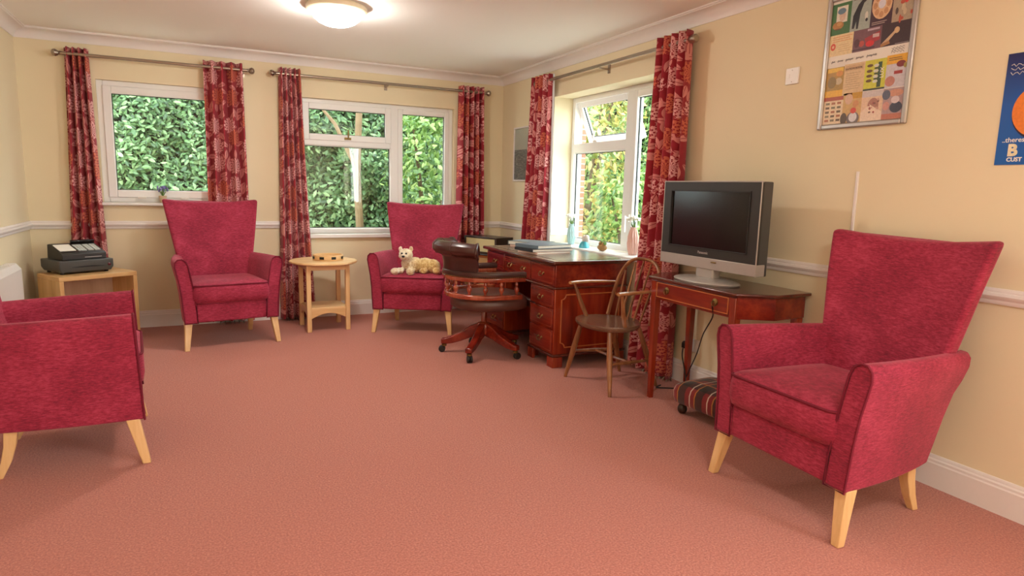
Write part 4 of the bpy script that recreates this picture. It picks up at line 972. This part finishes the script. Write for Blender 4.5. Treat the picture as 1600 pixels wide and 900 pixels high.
card(.0, .27, .31, .44, (232, 210, 160), [('e', (212, 84, 60), (.16, .55, .11, .17)), ('e', (232, 190, 150), (.16, .55, .05, .07))]+lines((222, 150, 100), .12, .95, (.10, .20, .30), .03)+lines((206, 170, 120), .4, .95, (.5, .6, .7, .8), .02))
card(.31, .27, .66, .44, (120, 84, 92), [('p', (170, 60, 66), [(.42, .45), (.95, .22), (.95, .62), (.48, .80)]), ('e', (212, 50, 52), (.62, .72, .15, .14)), ('r', (206, 180, 180), (.70, .32, .92, .48)), ('e', (196, 90, 80), (.32, .66, .10, .14)), ('r', (196, 176, 190), (.50, .05, .92, .14)), ('e', (96, 60, 66), (.15, .6, .1, .2)), ('r', (80, 56, 66), (0, .88, .8, .94))])
card(.66, .27, 1.0, .44, (64, 46, 52), [('p', (206, 176, 140), [(.02, .86), (.44, .36), (.50, .44), (.14, .95)]), ('e', (214, 184, 140), (.52, .36, .09, .14)), ('p', (176, 126, 80), [(.0, .86), (.28, .76), (.32, .90), (.0, 1.0)]), ('r', (200, 190, 190), (.5, .95, .95, .965))])
card(.0, .535, .235, .775, (176, 140, 64), [('r', (230, 190, 70), (.05, .02, .95, .16)), ('r', (232, 180, 60), (.0, .78, 1, 1)), ('e', (200, 180, 140), (.72, .48, .2, .12)), ('e', (214, 150, 70), (.75, .22, .2, .1)), ('e', (140, 116, 60), (.35, .5, .25, .2))])
card(.235, .525, .50, .775, (218, 190, 146), [('r', (206, 172, 128), (.05, .05, .95, .22))]+lines((176, 146, 108), .12, .9, (.30, .37, .44, .51, .58, .65, .72, .80), .012), 'printed_card')
card(.50, .525, .76, .76, (206, 206, 66), [('r', (60, 70, 60), (.0, .94, 1, 1)), ('r', (60, 84, 60), (.62, .1, .80, .92))]+[('e', (110, 80, 40), (.24, y, .14, .05)) for y in (.18, .36, .52, .68)]+[('e', (214, 214, 196), (.54, y, .12, .05)) for y in (.2, .38, .56, .72)]+[('e', (60, 76, 54), (.55, y, .10, .03)) for y in (.29, .47, .64)])
card(.76, .515, 1.0, .76, (206, 200, 206), [('r', (232, 176, 56), (0, 0, 1, .28)), ('e', (130, 50, 50), (.70, .30, .22, .10)), ('r', (168, 62, 56), (.40, .50, .80, .60)), ('e', (190, 130, 116), (.24, .80, .24, .16)), ('e', (170, 150, 70), (.9, .36, .08, .08))]+lines((150, 120, 60), .1, .9, (.08, .14), .03))
card(.0, .775, .26, 1., (232, 210, 176), [('r', (176, 86, 60), (0, 0, 1, .14))]+[('r', rp.choice([(110, 90, 66), (170, 110, 76), (130, 120, 90)]), (.10+.30*i, .20+.155*j, .30+.30*i, .28+.155*j)) for i in range(3) for j in range(5)])
card(.26, .76, .50, 1., (206, 170, 110), [('r', (196, 150, 40), (.45, .0, 1, .20)), ('e', (216, 180, 150), (.3, .2, .22, .18)), ('e', (120, 110, 110), (.60, .86, .34, .22)), ('e', (216, 216, 220), (.60, .82, .22, .16)), ('e', (206, 80, 66), (.60, .60, .16, .10)), ('e', (206, 150, 100), (.7, .38, .16, .12)), ('e', (96, 80, 66), (.1, .85, .18, .2))])
card(.50, .765, .76, 1., (226, 196, 166), [('r', (206, 196, 196), (0, 0, 1, .2)), ('e', (176, 126, 110), (.56, .50, .26, .26)), ('p', (236, 212, 190), [(.0, .70), (.4, .45), (1, .72), (1, 1), (0, 1)])]+specks(12, [(170, 90, 86), (206, 160, 140), (130, 90, 80)], .35, .3, .8, .75, .07))
card(.76, .765, 1.0, 1., (176, 150, 150), [('e', (206, 150, 126), (.6, .16, .36, .12)), ('e', (70, 74, 90), (.66, .62, .30, .18)), ('e', (216, 200, 200), (.6, .38, .2, .12)), ('e', (206, 150, 140), (.18, .56, .16, .14)), ('r', (190, 120, 100), (0, .82, 1, 1)), ('e', (96, 100, 120), (.15, .2, .2, .16))])
text_mesh('card_lettering', 'RATION BOOK', .0135, pmat('ink_120_96_76', (120, 96, 76)), co, Matrix.Translation(UV(.25, .572, .0016)) @ RW, .0002, .0002)
text_mesh('card_lettering', 'LUX', .026, 'paper', co, Matrix.Translation(UV(.735, .675, .0018)) @ RW @ Matrix.Rotation(pi/2, 4, 'Z'), .0003, .0002)
hand = MB(); rh = random.Random(5); u = .05
for wl in (2, 3, 4, 4, 5):          # illegible handwriting: strokes word by word
    path = []
    for k in range(wl*6):
        uu = u+k*.0042; amp_ = .014 if (k % 12 in (1, 2)) else .007; path.append(UV(uu, .487+amp_*sin(k*1.9)*(.6+.6*rh.random()), .0012))
    hand.tube(path, .0008, 4); u += wl*.0252+.032
for r_ in range(3): hand.tube([UV(.80+k*.012, .462+.016*r_+.008*sin(k*2.1+r_)*(.5+rh.random()), .0012) for k in range(13)], .0007, 4)
hand.build('handwriting', pmat('ink_60_56_66', (60, 56, 66)), co, smooth=False)
# blue poster at the frame edge (continues out of view)
bp = thing('blue_poster', 'blue advertising poster with an orange bowl, cut off by the right edge', 'poster', (0, -4.765, 1.413))
BW = .62; BH = .43
tb_ = NT('blue_poster_print'); zz_ = tb_.node('ShaderNodeSeparateXYZ', {0: tb_.coord('Object')}).outputs[2]
tb_.set(Base_Color=tb_.ramp(tb_.math('DIVIDE', zz_, BH), [(.0, lin(20, 96, 178)), (.55, lin(34, 92, 176)), (1.0, lin(30, 34, 92))]), Roughness=.35); M['blue_print'] = tb_.m
MB().box(-.004, 0, -BW, 0, 0, BH).build('sheet', 'blue_print', bp, smooth=False)
def disc(name, mat, y, z, ry, rz_, d, hole=0):
    mb = MB(); mb.hexa([(-.004-d, y+ry*cos(a), z+rz_*sin(a)) for a in [2*pi*k/40 for k in range(40)]], [(-.0045-d, y+ry*cos(a), z+rz_*sin(a)) for a in [2*pi*k/40 for k in range(40)]]); return mb.build(name, mat, bp, smooth=False)
disc('printed_shadow', pmat('ink_40_30_60', (40, 30, 60)), -.148, .198, .108, .108, .0001)
disc('printed_bowl', pmat('ink_232_130_50', (232, 130, 50)), -.145, .205, .105, .105, .0004)
disc('printed_bowl_inside', pmat('ink_60_30_34', (60, 30, 34)), -.155, .205, .055, .06, .0008)
text_mesh('lettering', '..theres', .0265, 'paper', bp, Matrix.Translation((-.0046, -.018, .088)) @ RW, .0003, .0003)
text_mesh('lettering', 'B', .062, pmat('ink_240_226_190', (240, 226, 190)), bp, Matrix.Translation((-.0046, -.042, .036)) @ RW, .003, .0003)
text_mesh('lettering', 'CUST', .022, 'paper', bp, Matrix.Translation((-.0046, -.042, .013)) @ RW, .0008, .0003)
mb = MB()
for k in range(3): mb.tube([(-.0048, -.016-.008*q, .385-.016*k+.006*sin(q*2.3+k)) for q in range(7)], .0012, 4)
mb.build('script_lettering', 'paper', bp, smooth=False)
